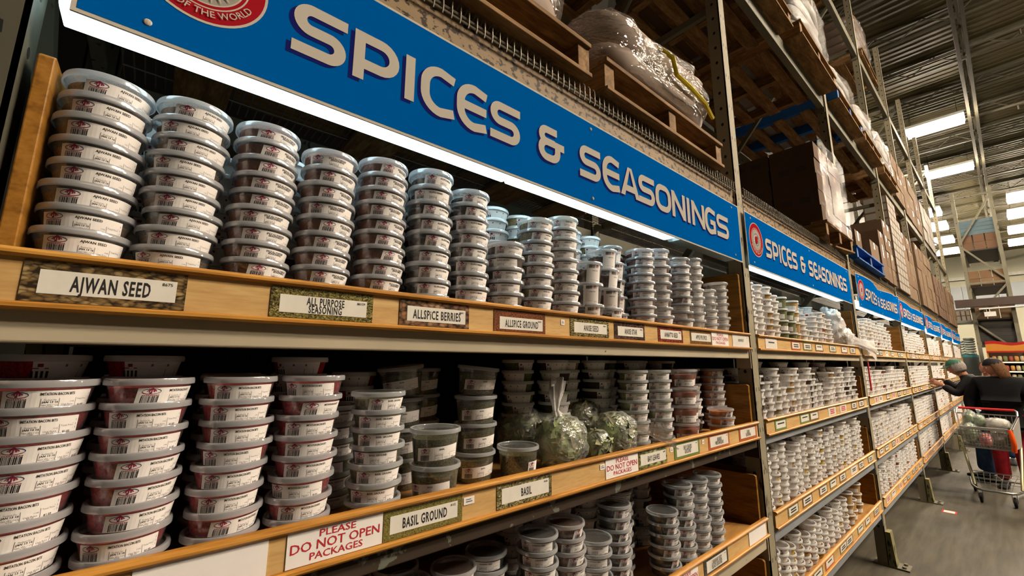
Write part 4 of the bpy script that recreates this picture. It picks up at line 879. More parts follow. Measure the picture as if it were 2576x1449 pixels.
# first pallet level
pallet(.02, 1.08, .83, 1.84, ZL[0], PALW, 'wooden pallet above the word SPICES of the large sign')
load(.06, 1.085, .815, 1.84, ZL[0]+PH, .52, 'clear wrapped sack load above SPICES, cut by the top edge of the photo', 1)
pallet(1.168, 2.148, .83, 1.84, ZL[0], PALW, 'wooden pallet above the word SEASONINGS of the large sign')
load(1.145, 2.13, .80, 1.80, ZL[0]+PH, .31, 'low glittering wrapped load with a yellow strap, above SEASONINGS', 4, strap=True, jit=.11)
pallet(3.95, 4.80, .80, 1.80, ZL[0], PALW, 'broken-edged wooden pallet under the tall brown carton stack', broken=True)
for L in range(5):
    for i in range(2):
        for j in range(3):
            off = .05 if L % 2 else 0; w = .405; d = .335
            carton(3.975+i*.41, 3.975+i*.41+w, .83+j*.34, .83+j*.34+d, ZL[0]+PH+L*.1385, .138, CARTD, f'brown carton, {ORD[5-L]} layer from top, {["front","middle","rear"][j]} {["left","right"][i]}, on the broken pallet', 'brown cartons on the broken pallet', marks=2 if (L+j+i) % 2 else 0)
t = thing('stretch_wrap', 'crumpled clear stretch wrap hanging over the front of the brown carton stack', 'stretch wrap', (4.4, .82, ZL[0]+PH))
q = local(t); n = 26; vs = []
for j in range(n+1):
    for i in range(n+1):
        u, v = i/n, j/n; p = Vector((3.965+u*.84+.02*v*u, .816, ZL[0]+PH-.03+v*.76)); p.y -= .012+.014*noise.noise(Vector((u*4, v*7, 2)))+.03*(1-v)**3*noise.noise(Vector((u*3, 1, 5))); p.x += (.03*noise.noise(Vector((v*6, 3, 1))) if i == n else 0); vs.append(p)
q.add(vs, [(j*(n+1)+i, j*(n+1)+i+1, (j+1)*(n+1)+i+1, (j+1)*(n+1)+i) for j in range(n) for i in range(n)]); q.build('film_sheet', WRAPC, t, smooth=True, ang=80)
pallet(5.05, 6.35, .815, 1.80, ZL[0], PALB, 'bright blue pallet above the third banner', PALB)
for k, (x0, x1, y0, z, h) in enumerate(((5.10, 5.42, .90, 0, .24), (5.44, 5.72, .88, 0, .26), (5.76, 6.22, .82, 0, .20), (5.12, 5.6, 1.3, 0, .4), (6.40, 6.74, .83, -PH, .42), (6.40, 6.74, .83, .42-PH+.001, .16))):
    carton(x0, x1, y0, y0+.36, ZL[0]+PH+z, h, CART, ['tan carton at the left end of the blue pallet', 'second tan carton from left on the blue pallet', 'wide tan carton at the right end of the blue pallet', 'tan carton at the rear of the blue pallet', 'lower tan carton right of the blue pallet', 'small upper tan carton right of the blue pallet'][k], 'tan cartons by the blue pallet')
for L in range(4):
    for i in range(2): carton(6.80+i*.27, 7.06+i*.27, .83, 1.2, ZL[0]+L*.201, .20, CART, f'tan carton left of the white cartons, {ORD[4-L]} from top, {["left","right"][i]} column', 'tan cartons left of the white ones')
wr = random.Random(2)
for L in range(12):
    for i in range(4):
        if L > 9 and i == 3: continue
        carton(7.55+i*.225, 7.77+i*.225, .84, 1.1, ZL[0]+L*.111, .11, CARTW, f'white carton, row {ORD[L+1]} from bottom, column {ORD[i+1]} from left, tall white stack', 'tall stack of small white cartons', tape=False)
for b, n, m, nm in ((4, 5, CART, 'tan'), (5, 4, CARTD, 'brown'), (6, 4, CART, 'tan')):
    for L in range(n):
        for i in range(4): carton(PX[b]+.15+i*.55, PX[b]+.68+i*.55, .84, 1.3, ZL[0]+L*.221, .22, m, f'{nm} carton over the {BAYN[b]} bay, {ORD[n-L]} layer from top, {ORD[i+1]} from left', f'{nm} cartons over the {BAYN[b]} bay')
for L in range(5):
    for i in range(2): carton(8.62+i*.5, 9.1+i*.5, .86, 1.3, ZL[0]+L*.211, .21, CART, f'tan carton right of the white stack, {ORD[5-L]} layer from top, {["left","right"][i]} column', 'tan cartons right of the white stack')
# second pallet level
for k, (x0, x1, y0, lab) in enumerate(((-.1, .95, .80, 'pallet on the second level, over the left of the nearest bay'), (1.15, 2.25, .82, 'pallet on the second level, over the right of the nearest bay'), (2.50, 3.60, .78, 'pallet on the second level, just right of the second upright'), (3.72, 4.815, .752, 'pallet with a yellow-stained front board on the second level'), (5.0, 6.1, .78, 'blue-edged pallet on the second level, third bay'), (6.25, 7.25, .78, 'second pallet on the second level of the third bay'), (7.55, 8.6, .8, 'pallet on the second level of the fourth bay'))):
    pallet(x0, x1, y0, y0+1.1, ZL[1], PALW, lab, PALB if k == 4 else None)
    dd = k in (0, 1, 2)
    load(x0+.03, x1-.02, y0+.01, y0+1.05, ZL[1]+PH, (.7, .75, .6, .62, .38, .45, .6)[k], lab.replace('pallet', 'wrapped load', 1).replace('blue-edged wrapped load', 'white wrapped load on the blue pallet').replace(' with a yellow-stained front board', ' over the yellow-stained pallet'), 10+k, core=CARTD if dd else mat(f'pale_sack_{k}' if False else 'pale_sack', (.30, .285, .265), .7) , jit=.07, e=.35)
for L in range(3):
    for i in range(3): carton(8.72+i*.325, 9.04+i*.325, .84, 1.3, ZL[1]+L*.251, .25, CART, f'tan carton on the second level, {ORD[3-L]} layer from top, {ORD[i+1]} from left', 'tan cartons on the second pallet level')
for b in (4, 5):
    for L in range(3):
        for i in range(3): carton(PX[b]+.2+i*.7, PX[b]+.88+i*.7, .86, 1.4, ZL[1]+L*.301, .30, CART if b == 4 else CARTW, f'carton high over the {BAYN[b]} bay, {ORD[3-L]} layer from top, {ORD[i+1]} from left', f'cartons high over the {BAYN[b]} bay')
# third pallet level
for k, (x0, x1) in enumerate(((2.55, 3.6), (3.75, 4.8), (5.0, 6.1), (7.6, 8.7))):
    pallet(x0, x1, .84, 1.86, ZL[2], PALW, f'pallet on the highest level, {ORD[k+1]} from left'); load(x0+.02, x1-.02, .85, 1.85, ZL[2]+PH, (.7, .6, .5, .7)[k], f'wrapped load on the highest level, {ORD[k+1]} from left', 30+k, core=CARTD, jit=.06, e=.35)

# ------------------------------------------------------------------ far end of the aisle
def end_area():
    X = 20.0; ya, yb = -.24, .60
    t = thing('rack_upright', 'tall braced rack end frame facing the aisle, beyond the shoppers', 'rack upright', (X, .18, 0))
    for y in (ya, yb): q = local(t); q.box(X-.05, X+.05, y-.045, y+.045, 0, 7.3); q.build('post', POST, t)
    zs = [.4, 1.9, 3.0, 4.2, 5.5, 7.1]
    for k, z in enumerate(zs):
        if k in (0, 3, 5): q = local(t); q.bar((X, ya+.045, z), (X, yb-.045, z), .05, .06); q.build('cross_brace', POST, t)
        if k < 5: q = local(t); a, c = ((ya, yb) if k % 2 else (yb, ya)); q.bar((X, a, z+.06), (X, c, zs[k+1]-.06), .04, .05); q.build('diagonal_brace', POST, t)
    DKM = mat('dark_load', (.03, .028, .026), .7)
    for k, z in enumerate((2.23, 2.9, 3.95, 5.15)):
        tag(MB().box(X+.06, X+2.6, ya-.05, ya+.06, z, z+.12).add([], []).build('shelf_beam', POST), f'end rack side beam, {ORD[4-k]} from top', 'shelf beam', 'beams of the end rack')
        tag(MB().box(X+.06, X+2.6, yb-.06, yb+.05, z, z+.12).build('shelf_beam', POST), f'end rack left side beam, {ORD[4-k]} from top', 'shelf beam', 'beams of the end rack')
        tag(MB().box(X+.08, X+2.5, ya, yb, z+.121, z+.16).build('deck', DKM), f'dark deck of the end rack, {ORD[4-k]} from top', 'deck', 'decks of the end rack')
        for L in range(2 if k else 0):
            for i in range(3): carton(X+.10, X+.6, ya+.02+i*.27, ya+.28+i*.27, z+.161+L*.251, .25, CART if k < 3 else CARTD, f'carton on the end rack, {ORD[4-k]} level from top, {["lower","upper"][L]} row, {ORD[3-i]} from left', 'cartons on the end rack', tape=False)
    for k, (z, c) in enumerate(((2.391, DKM), (5.815, mat('blue_grey_crates', (.06, .10, .12), .6)))):
        q = MB()
        for j in range(4): q.box(X+.1, X+1.4, ya+.03, yb-.03, z+j*.125, z+j*.125+.12)
        tag(q.build('dark_load' if k == 0 else 'crate_stack', c), ['dark load low in the end rack above the orange display', 'blue-grey crates near the top of the end rack'][k], 'load')
    # left of the frame: blue ledge with white sacks
    tag(MB().box(X+.3, X+1.4, .70, 1.25, 1.86, 1.945).build('ledge', mat('teal_ledge', (.03, .14, .16), .5)), 'teal ledge carrying white sacks left of the end frame', 'ledge')
    sk = mat('white_sack', (.42, .46, .43), .6)
    for c in range(2):
        for j in range(6 if c == 0 else 7):
            q = MB(); blob(q, (X+.6, 1.10-c*.26, 1.985+j*.079), (.28, .13, .036), .5, .10, j+c*9, 18, 8); tag(q.build('white_sack', sk, smooth=True, ang=80), f'white sack on the teal ledge, {ORD[(6 if c==0 else 7)-j]} from top, {["left","right"][c]} pile', 'sack', 'white sacks on the teal ledge')
    tag(MB().box(X+.3, X+1.4, .70, 1.25, .0, 1.855).build('storage_cabinet', mat('dark_green_grey', (.05, .06, .055), .6)), 'dark cabinet under the teal ledge', 'cabinet')
    for j in range(6):
        for r in range(2): carton(X+.5, X+.8, 0.68+j*.115, 0.79+j*.115, 3.06+r*.17, .165, CARTW, f'small white box above the sacks, {["lower","upper"][r]} row, {ORD[6-j]} from left', 'small white boxes above the sacks', tape=False)
    tag(MB().box(X+.3, X+1.2, .665, 1.40, 2.98, 3.059).build('shelf_board', mat('grey_board', (.20, .20, .18), .6)), 'grey board under the small white boxes', 'shelf')
    tag(MB().box(19.55, 19.75, -4, .95, 3.42, 3.66).build('cross_girder', mat('dark_brown_steel', (.05, .035, .028), .6)), 'dark steel girder crossing in front of the end frame', 'girder')
    pw = mat('white_pipe', (.5, .5, .48), .4)
    tag(MB().tube([(19.4, .45, 3.32), (19.4, -3, 3.36)], .022, 8).build('conduit', pw, smooth=True), 'thin white pipe crossing below the dark girder', 'pipe')
    t = thing('exit_light', 'small white boxed light hanging from the white pipe', 'lamp', (19.4, .25, 3.15)); q = local(t); q.box(19.36, 19.44, .12, .36, 3.08, 3.22); q.build('case', pw, t); q = local(t); q.tube([(19.4, .24, 3.22), (19.4, .24, 3.31)], .01); q.build('stem', pw, t)
    # orange display at the rack end
    og = mat('orange_display', (.42, .17, .025), .4, var=.05); rd = mat('display_red', (.28, .012, .012), .4); drk = mat('display_inside', (.05, .03, .015), .7)
    x0, ya2, yb2 = 19.25, -.30, .46
    t = thing('display_shelf', 'orange display shelf with a wavy red header at the end of the rack', 'display', (x0, .08, 0))
    for y in (ya2, yb2-.03): q = local(t); q.box(x0, x0+.5, y, y+.03, 0, 2.0); q.build('side_panel', og, t)
    q = local(t); q.box(x0+.47, x0+.5, ya2+.03, yb2-.03, 0, 2.0); q.build('back_panel', drk, t)
    for z in (.35, .75, 1.16, 1.42, 1.69): q = local(t); q.box(x0, x0+.47, ya2+.03, yb2-.03, z, z+.02); q.box(x0-.004, x0, ya2+.03, yb2-.03, z-.012, z+.028, 1); q.build('shelf', [drk, WHITE], t)
    def hdr(m, za, amp, x, nm, zb=1.985):
        q = local(t); n = 20; P = [(yb2-(yb2-ya2)*i/n, za+amp*sin(i/n*pi*1.9+.5)) for i in range(n+1)]; q.prism([(yb2, zb)]+P+[(ya2, zb)], x, x+.02, 0); q.build(nm, m, t)
    hdr(rd, 2.30, .035, x0-.002, 'red_header'); hdr(og, 2.215, .03, x0-.024, 'orange_header', 2.03)
    q = local(t); q.box(x0-.03, x0-.003, ya2, yb2, 1.985, 2.03); q.build('red_band', rd, t)
    pk = [mat('pack_orange', (.40, .20, .05), .4), mat('pack_cream', (.40, .33, .2), .4), mat('pack_green', (.16, .17, .06), .4), mat('pack_red', (.26, .06, .04), .4)]
    for z in (.77, 1.18, 1.44, 1.71):
        for i in range(6): y = ya2+.045+i*.108; q = MB(); blob(q, (x0+.12, y+.045, z+.09), (.08, .048, .085), .55, .05, i, 14, 8, flat=z); tag(q.build('food_pack', pk[(i*3+int(z*10)) % 4], smooth=True, ang=80), f'{["orange","cream","green","red"][(i*3+int(z*10)) % 4]} food pack on the orange display, {ORD[6-i]} from left, shelf {dict([(.77,"lowest"),(1.18,"third from top"),(1.44,"second from top"),(1.71,"top")])[z]}', 'food pack', 'packs on the orange display')
end_area()

# ------------------------------------------------------------------ bags on the shelves
LEAF = mat('bay_leaf_green', (.25, .30, .13), .5, var=.55, scale=28); LEAFB = mat('bay_leaf_brown', (.33, .30, .14), .5, var=.4, scale=28)
lr = random.Random(9)
def leaf_bag(c, r, label, seed, neck=None, dark=False, nl=170):
    t = thing('bag_of_leaves', label, 'bag', (c[0], c[1], c[2]-r[2]), group='clear bags of bay leaves')
    q = local(t); z0 = c[2]-r[2]+.004
    for k in range(nl):
        d = Vector((lr.gauss(0, 1), lr.gauss(0, 1), lr.gauss(0, 1))).normalized(); p = Vector((c[0]+d.x*r[0]*.86, c[1]+d.y*r[1]*.86, c[2]+d.z*r[2]*.86))
        n = (d+Vector((lr.gauss(0, .24), lr.gauss(0, .24), lr.gauss(0, .24)))).normalized(); a = n.orthogonal().normalized(); a.rotate(Matrix.Rotation(lr.uniform(0, 6.28), 3, n)); b = n.cross(a)
        L, w = lr.uniform(.026, .042), lr.uniform(.010, .015)
        pts = [p+a*L*s+b*w*u+n*(.004*(1-abs(s))) for s, u in ((-1, 0), (-.45, .9), (.3, .8), (1, 0), (.3, -.8), (-.45, -.9))]
        for v in pts: v.z = max(v.z, z0)
        q.add(pts, [(0, 1, 2, 3, 4, 5)], 1 if lr.random() < (.6 if dark else .3) else 0)
    blob(q, c, (r[0]*.82, r[1]*.82, r[2]*.82), .8, .1, seed, 20, 12, flat=z0)
    tag(q.build('bay_leaves', [LEAF, LEAFB], t), kind='stuff')
    q = local(t); blob(q, c, r, .75, .13, seed, 44, 26, fr_=3.2, flat=c[2]-r[2]+.001); q.build('clear_bag', BAGM, t, smooth=True, ang=80)
    if neck:
        q = local(t); P = [Vector(p) for p in neck[0]]; R_ = neck[1]; n = 26; vs = []
        for j, (p, rr) in enumerate(zip(P, R_)):
            dr = (P[min(j+1, len(P)-1)]-P[max(j-1, 0)]).normalized(); a = dr.orthogonal().normalized(); b = dr.cross(a)
            for i in range(n):
                th = 2*pi*i/n; k = rr*(1+.30*sin(th*5+j*.6)+.16*sin(th*9+1.3*j)); vs.append(p+a*k*cos(th)+b*k*.55*sin(th))
        q.add(vs, [(j*n+i, j*n+(i+1) % n, (j+1)*n+(i+1) % n, (j+1)*n+i) for j in range(len(P)-1) for i in range(n)]); q.build('bag_neck', BAGW, t, smooth=True, ang=80)
    return t
zd = D2+.001
leaf_bag((1.035, .975, zd+.080), (.088, .078, .080), 'clear bag of bay leaves with its gathered neck standing up', 1, (((1.04, .985, zd+.145), (1.032, .985, zd+.172), (1.038, .99, zd+.20), (1.048, .995, zd+.235), (1.058, 1.0, zd+.265)), (.040, .014, .022, .038, .044)))
tb = leaf_bag((1.302, .955, zd+.076), (.074, .066, .076), 'round clear bag of bay leaves with a fanned tail over the rail', 2)
q = local(tb); n = 22; vs = []; k0, e0, e1 = Vector((1.368, .925, zd+.098)), Vector((1.468, .842, zd+.105)), Vector((1.512, .836, zd+.012))
for j in range(n+1):
    for i in range(n+1):
        u, v = j/n, i/n; p = k0+(e0.lerp(e1, v)-k0)*u+(e0-e1).normalized()*(.012*(.5-v)*(1-u)); nn = Vector((.75, -.6, .25)); vs.append(p+nn*(.010*u*sin(v*26+u*2)+.007*u*noise.noise(Vector((v*5, u*3, 1)))))
q.add(vs, [(j*(n+1)+i, j*(n+1)+i+1, (j+1)*(n+1)+i+1, (j+1)*(n+1)+i) for j in range(n) for i in range(n)]); q.build('bag_tail', BAGW, tb, smooth=True, ang=80)
leaf_bag((1.178, .938, zd+.052), (.046, .044, .052), 'small clear bag of bay leaves between two larger bags', 3, None, nl=110)
leaf_bag((1.02, 1.14, zd+.085), (.09, .07, .085), 'shaded bag of brown-green leaves behind the other bags, left', 4, None, True)
leaf_bag((1.31, 1.10, zd+.115), (.085, .06, .06), 'shaded bag of brown-green leaves lying high behind, right', 5, None, True)
leaf_bag((1.30, 1.10, zd+.027), (.09, .06, .027), 'flattened bag of leaves under the high shaded bag', 6, None, True, 70)
tag(MB().box(1.370, 1.3785, .99, 1.06, D2+.001, D2+.125).build('divider_plate', mat('cream_plastic', (.55, .50, .38), .4), bev=.003), 'upright cream plastic plate right of the round leaf bag', 'divider')
t = thing('plastic_bag', 'crumpled white plastic bag spilling over the second bay top rail', 'bag', (4.5, .95, DK[0]))
q = local(t); blob(q, (4.40, .965, DK[0]+.20), (.11, .085, .14), .8, .3, 3, 40, 24, fr_=3.5); blob(q, (4.53, .93, DK[0]+.10), (.13, .075, .095), .8, .3, 6, 40, 20, fr_=3.5, flat=DK[0]+.002)
q.build('bag_body', BAGW, t, smooth=True, ang=80)
q = local(t); P = [(4.60, .90, DK[0]+.09), (4.70, .865, DK[0]+.075), (4.80, .848, DK[0]+.062), (4.92, .838, DK[0]+.05), (5.06, .832, DK[0]+.03), (5.20, .828, DK[0]+.005)]; n = 24; vs = []
for j, p in enumerate(P):
    rr = (.055, .035, .032, .04, .055, .075)[j]
    for i in range(n): th = 2*pi*i/n; k = rr*(1+.3*sin(5*th+j)+.15*sin(9*th)); vs.append((p[0], p[1]+k*.22*cos(th), p[2]+k*sin(th)))
q.add(vs, [(j*n+i, j*n+(i+1) % n, (j+1)*n+(i+1) % n, (j+1)*n+i) for j in range(len(P)-1) for i in range(n)]); q.build('bag_tail', BAGW, t, smooth=True, ang=80)
tag(MB().box(5.02, 5.05, .858, .866, 1.40, 1.66).build('hanging_strip', [REDI]), 'narrow red and white strip hanging between the second and third bays', 'strip')
tag(MB().lathe([(0, 0), (.03, 0), (.032, .01), (.032, .17), (.012, .22), (.012, .25), (.015, .252), (.015, .268), (0, .268)], 20, (.125, 1.30, D2+.001)).build('bottle', mat('dark_green_glass', (.02, .04, .01), .08), smooth=True), 'small dark bottle standing between the red stacks at the back', 'bottle')
q = MB().box(7.02, 7.14, .62, .74, .0002, .0012); q.box(7.035, 7.125, .635, .725, .0012, .0016, 1); tag(q.build('floor_sticker', [REDI, CARD]), 'red bordered sticker stuck on the aisle floor', 'sticker')

# ------------------------------------------------------------------ shopping cart
chrome = mat('cart_chrome', (.30, .295, .275), .3, .8); olive = mat('cart_frame_worn', (.30, .28, .17), .45, .5); red = mat('cart_red', (.55, .03, .03), .35); orange = mat('cart_orange', (.85, .10, .01), .35); grey = mat('cart_grey', (.27, .26, .235), .5); rub = mat('rubber', (.012, .012, .012), .7)
CT = thing('shopping_cart', 'wire shopping cart with red handle and orange corner, loaded with produce', 'shopping cart', (8.1, .3, 0))
xf, xb = 7.76, 8.36
FT = lambda v: (xf, .525-(.405)*v, .875); FB = lambda v: (xf+.03, .515-.375*v, .645); BT = lambda v: (xb, .575-.53*v, 1.0); BB_ = lambda v: (xb-.02, .555-.49*v, .63)
Lp = lambda p, q, f: tuple(p[i]+(q[i]-p[i])*f for i in range(3))
q = local(CT); w = .0035
for k in range(17): v = k/16; q.tube([FT(v), FB(v)], w, 5); q.tube([FB(v), BB_(v)], w, 5)
for k in range(1, 6): f = k/6; q.tube([Lp(FT(0), FB(0), f), Lp(FT(1), FB(1), f)], w, 5)
for v in (0, 1):
    for k in range(15): f = k/14; q.tube([Lp(FT(v), BT(v), f), Lp(FB(v), BB_(v), f)], w, 5)
    for k in range(1, 6): f = k/6; q.tube([Lp(FT(v), FB(v), f), Lp(BT(v), BB_(v), f)], w, 5)
for k in range(12): v = k/11; q.tube([BT(v), BB_(v)], w, 5)
for k in range(1, 8): f = k/8; q.tube([Lp(FB(0), BB_(0), f), Lp(FB(1), BB_(1), f)], w, 5)
q.build('wire_basket', chrome, CT, smooth=True)
q = local(CT); q.tube([FT(0), FT(1), BT(1), BT(0)], .008, 8, closed=True); q.tube([FB(0), FB(1), BB_(1), BB_(0)], .007, 8, closed=True); q.build('basket_rim', chrome, CT, smooth=True)
q = local(CT); q.bar(Lp(FT(0), FT(1), -.01), Lp(FT(0), FT(1), .97), .018, .035); q.build('front_band', grey, CT, bev=.004)
q = local(CT); a = FT(1); b = FB(1); q.tube([(a[0]-.012, a[1]+.004, a[2]+.01), (a[0]-.022, a[1]-.006, a[2]-.08), (a[0]-.022, a[1]-.012, a[2]-.16), (b[0]-.02, b[1]-.022, b[2]-.01)], [.019, .022, .023, .021], 10); q.build('corner_bumper', orange, CT, smooth=True)
q = local(CT); o = (0, -.012, 0); pt = [Lp(FT(1), BT(1), .08), Lp(FT(1), BT(1), .92), Lp(FB(1), BB_(1), .9), Lp(FB(1), BB_(1), .08)]; q.add([(p[0], p[1]-.012, p[2]) for p in pt]+[(p[0], p[1]-.018, p[2]) for p in pt], [(0, 1, 2, 3), (7, 6, 5, 4), (0, 4, 5, 1), (1, 5, 6, 2), (2, 6, 7, 3), (3, 7, 4, 0)]); q.build('side_panel', grey, CT)
q = local(CT); q.tube([BT(0), (8.40, .572, 1.05), (8.42, .555, 1.065)], .011, 8); q.tube([BT(1), (8.40, .042, 1.05), (8.42, .06, 1.065)], .011, 8); q.build('handle_bracket', chrome, CT, smooth=True)
q = local(CT); q.tube([(8.42, .555, 1.065), (8.42, .06, 1.065)], .015, 10); q.build('handle', red, CT, smooth=True)
for s, y in ((0, .50), (1, .105)):
    q = local(CT); yy = .57-.53*s; q.tube([(8.25, .555-.49*s, .635), (8.10, .54-.46*s, .50), (7.92, y, .30), (7.86, y-.01+.02*s, .20)], .014, 8); q.build('frame_leg', olive, CT, smooth=True)
q = local(CT); q.tube([(8.52, .56, .16), (8.0, .52, .165), (7.82, .475, .165), (7.775, .43, .165), (7.775, .20, .165), (7.82, .155, .165), (8.0, .11, .165), (8.52, .06, .16)], .013, 10); q.tube([(8.50, .56, .17), (8.50, .06, .17)], .010, 8); q.build('base_frame', chrome, CT, smooth=True)
q = local(CT)
for k in range(7): y = .43-.23*k/6; q.tube([(7.79, y, .17), (7.9, y+.02-.04*k/6, .235), (8.45, y+.06-.12*k/6, .25)], .003, 5)
for x, z in ((7.9, .237), (8.1, .243), (8.3, .25), (8.45, .252)): q.tube([(x, .50, z), (x, .12, z)], .003, 5)
q.tube([(7.86, .49, .36), (7.86, .12, .36)], .003, 5); q.build('lower_rack', chrome, CT, smooth=True)
for x, y in ((7.86, .455), (7.86, .185), (8.48, .53), (8.48, .09)):
    q = local(CT); q.T = q.T @ Matrix.Translation((x, y, .058)) @ Matrix.Rotation(pi/2, 4, 'X'); q.lathe([(0, -.014), (.045, -.014), (.056, -.010), (.057, 0), (.056, .010), (.045, .014), (0, .014)], 22); wh = q.build('wheel', rub, CT, smooth=True)
    q = local(CT); q.box(x-.014, x+.014, y-.022, y-.016, .05, .16); q.box(x-.014, x+.014, y+.016, y+.022, .05, .16); q.build('caster_fork', chrome, CT)
def produce(c, r, m, label, seed, film_=True, tip=None):
    t = thing('produce_bag', label, 'bag', (c[0], c[1], c[2]-r[2]), group='bags in the shopping cart'); q = local(t); blob(q, c, (r[0]*.88, r[1]*.88, r[2]*.88), .8, .25, seed, 24, 16, fr_=4, flat=c[2]-r[2]+.003); q.build('produce', m, t, smooth=True, ang=80)
    q = local(t); blob(q, c, r, .75, .2, seed, 32, 20, fr_=3, flat=c[2]-r[2]+.001)
    if tip: q.tube([(c[0], c[1], c[2]+r[2]*.8), (c[0]+.01, c[1], c[2]+r[2]*1.2), (c[0], c[1]-.01, c[2]+r[2]*1.7)], [.022, .006, .028], 10)
    q.build('bag_film', BAGM, t, smooth=True, ang=80)
grn = mat('green_vegetable', (.10, .15, .05), .6, var=.5, scale=40); wht = mat('pale_vegetable', (.38, .35, .29), .5, var=.15, scale=30); mtr = mat('red_meat_pack', (.55, .06, .06), .35, var=.4, scale=30)
zb = .652
produce((7.90, .33, zb+.08), (.085, .06, .08), mtr, 'red pack low in the front of the cart', 1); produce((7.98, .45, zb+.13), (.13, .07, .13), grn, 'bag of green vegetables at the left of the cart', 2)
produce((8.18, .45, zb+.20), (.075, .07, .20), grn, 'tall bag of dark greens at the rear left of the cart', 3); produce((8.05, .365, zb+.27), (.07, .06, .09), grn, 'bag of greens with a twisted tip in the middle of the cart', 4, tip=True)
produce((7.99, .215, zb+.26), (.12, .11, .08), wht, 'large pale produce bag on top at the right of the cart', 5); produce((8.08, .22, zb+.085), (.15, .10, .085), wht, 'pale bag beneath the large produce bag', 6)

# ------------------------------------------------------------------ people
SKIN = mat('skin', (.30, .135, .085), .5, var=.06, scale=20); LIPS = ink('lips', (.35, .10, .08)); EYEW = ink('eye_white', (.6, .58, .55), .3); EYED = ink('eye_dark', (.02, .012, .01), .2)
def skinned(name, verts, edges, radii, m, parent, sub=2, soft=0, voxel=0):
    """a body surface grown over joints by the Skin modifier, then frozen to a mesh"""
    me = bpy.data.meshes.new(name); off = Vector(parent.location); me.from_pydata([Vector(v)-off for v in verts], edges, []); o = bpy.data.objects.new(name, me); COL.objects.link(o)
    sk = o.modifiers.new('skin', 'SKIN'); sk.use_smooth_shade = True
    for i, r in enumerate(radii): d = me.skin_vertices[0].data[i]; d.radius = (r, r) if not isinstance(r, tuple) else r; d.use_root = (i == 0)
    sm_ = o.modifiers.new('soft', 'SMOOTH'); sm_.factor = .5; sm_.iterations = soft
    ss = o.modifiers.new('sub', 'SUBSURF'); ss.levels = sub; ss.render_levels = sub
    ev = o.evaluated_get(bpy.context.evaluated_depsgraph_get()); m2 = bpy.data.meshes.new_from_object(ev); bpy.data.objects.remove(o)
    vs = [tuple(v.co) for v in m2.vertices]; fs = [tuple(p.vertices) for p in m2.polygons]; return vs, fs
def head_geo(mb, c, fwd, tilt=0, k=1.0):
    """head with brow, nose, mouth, chin, ears and eyes; fwd is the facing direction on the ground, tilt bows it forward"""
    f = Vector((fwd[0], fwd[1], 0)).normalized(); f = (f*cos(tilt)-Vector((0, 0, 1))*sin(tilt)); r = f.cross(Vector((0, 0, 1))).normalized(); u = r.cross(f).normalized(); c = Vector(c)
    W3 = lambda x, y, z: tuple(c+r*x*k+f*y*k+u*z*k)
    su, sv = 32, 26; vs = []
    for j in range(sv+1):
        ph = -pi/2+pi*j/sv
        for i in range(su):
            a = 2*pi*i/su; x, y, z = cos(ph)*cos(a)*.076, cos(ph)*sin(a)*.097, sin(ph)*.118
            if z < 0: g = 1-.32*(-z/.118)**1.5; x *= g; y = y*g+(.012*(-z/.118) if y > 0 else .02*(-z/.118))
            if y > 0:
                fr2 = y/.097
                y += .020*math.exp(-(x/.012)**2-((z+.012)/.022)**2)*fr2+.005*math.exp(-((z-.024)/.010)**2)*fr2-.008*math.exp(-((abs(x)-.031)/.014)**2-((z-.006)/.013)**2)*fr2+.006*math.exp(-(x/.02)**2-((z+.055)/.008)**2)*fr2+.008*math.exp(-(x/.022)**2-((z+.092)/.016)**2)*fr2
            vs.append(W3(x, y, z))
    mb.add(vs, [(j*su+i, j*su+(i+1) % su, (j+1)*su+(i+1) % su, (j+1)*su+i) for j in range(sv) for i in range(su)], 0)
    T0 = mb.T; mb.T = None if T0 is None else T0
    for s in (-1, 1):
        mb.sphere(W3(s*.031, .079, .004), .0125*k, 12, 8, 1); mb.sphere(W3(s*.031, .0885, .003), .0058*k, 10, 6, 2)
        e = W3(s*.077, -.008, -.005); mb.sphere(e, (.012*k, .02*k, .03*k), 12, 8, 0)
    P = [W3(x, .094-abs(x)*.35, -.056) for x in (-.024, -.012, 0, .012, .024)]; mb.tube(P, [.002, .005, .006, .005, .002], 8, 3)
    return W3
def hand_geo(mb, wrist, d, pn, side, curl=.6, k=1.0):
    """palm, four unequal bent fingers and a side thumb; d points from wrist to knuckles, pn out of the palm"""
    d = Vector(d).normalized(); pn = Vector(pn); pn = (pn-d*pn.dot(d)).normalized(); s = d.cross(pn).normalized()*side; w = Vector(wrist)
    vs = []; n = 14
    for t_, hw, th in ((-.01, .024, .020), (.02, .036, .018), (.055, .042, .016), (.085, .040, .013), (.095, .034, .010)):
        for i in range(n): a = 2*pi*i/n; vs.append(w+d*t_*k+s*hw*cos(a)*k+pn*th*sin(a)*k)
    mb.add(vs, [(j*n+i, j*n+(i+1) % n, (j+1)*n+(i+1) % n, (j+1)*n+i) for j in range(4) for i in range(n)]+[tuple(range(4*n, 5*n))], 0)
    for i, (o, L) in enumerate(((.030, .070), (.010, .080), (-.011, .075), (-.030, .058))):
        p = w+d*.085*k+s*o*k; P = [p]; a = 0.05
        for q_, f in ((.42, .5), (.32, .9), (.26, .7)): a += curl*f; p = p+(d*cos(a)+pn*sin(a))*L*q_*k; P.append(p)
        mb.tube(P, [.0095*k, .0088*k, .0078*k, .0060*k], 8, 0); mb.sphere(P[-1], .0062*k, 8, 6, 0)
    p = w+d*.022*k+s*.034*k; P = [p, p+(s*.028+d*.020+pn*.012)*k, p+(s*.036+d*.050+pn*.026)*k, p+(s*.030+d*.070+pn*.034)*k]; mb.tube(P, [.013*k, .0115*k, .0095*k, .007*k], 8, 0); mb.sphere(P[-1], .0072*k, 8, 6, 0)
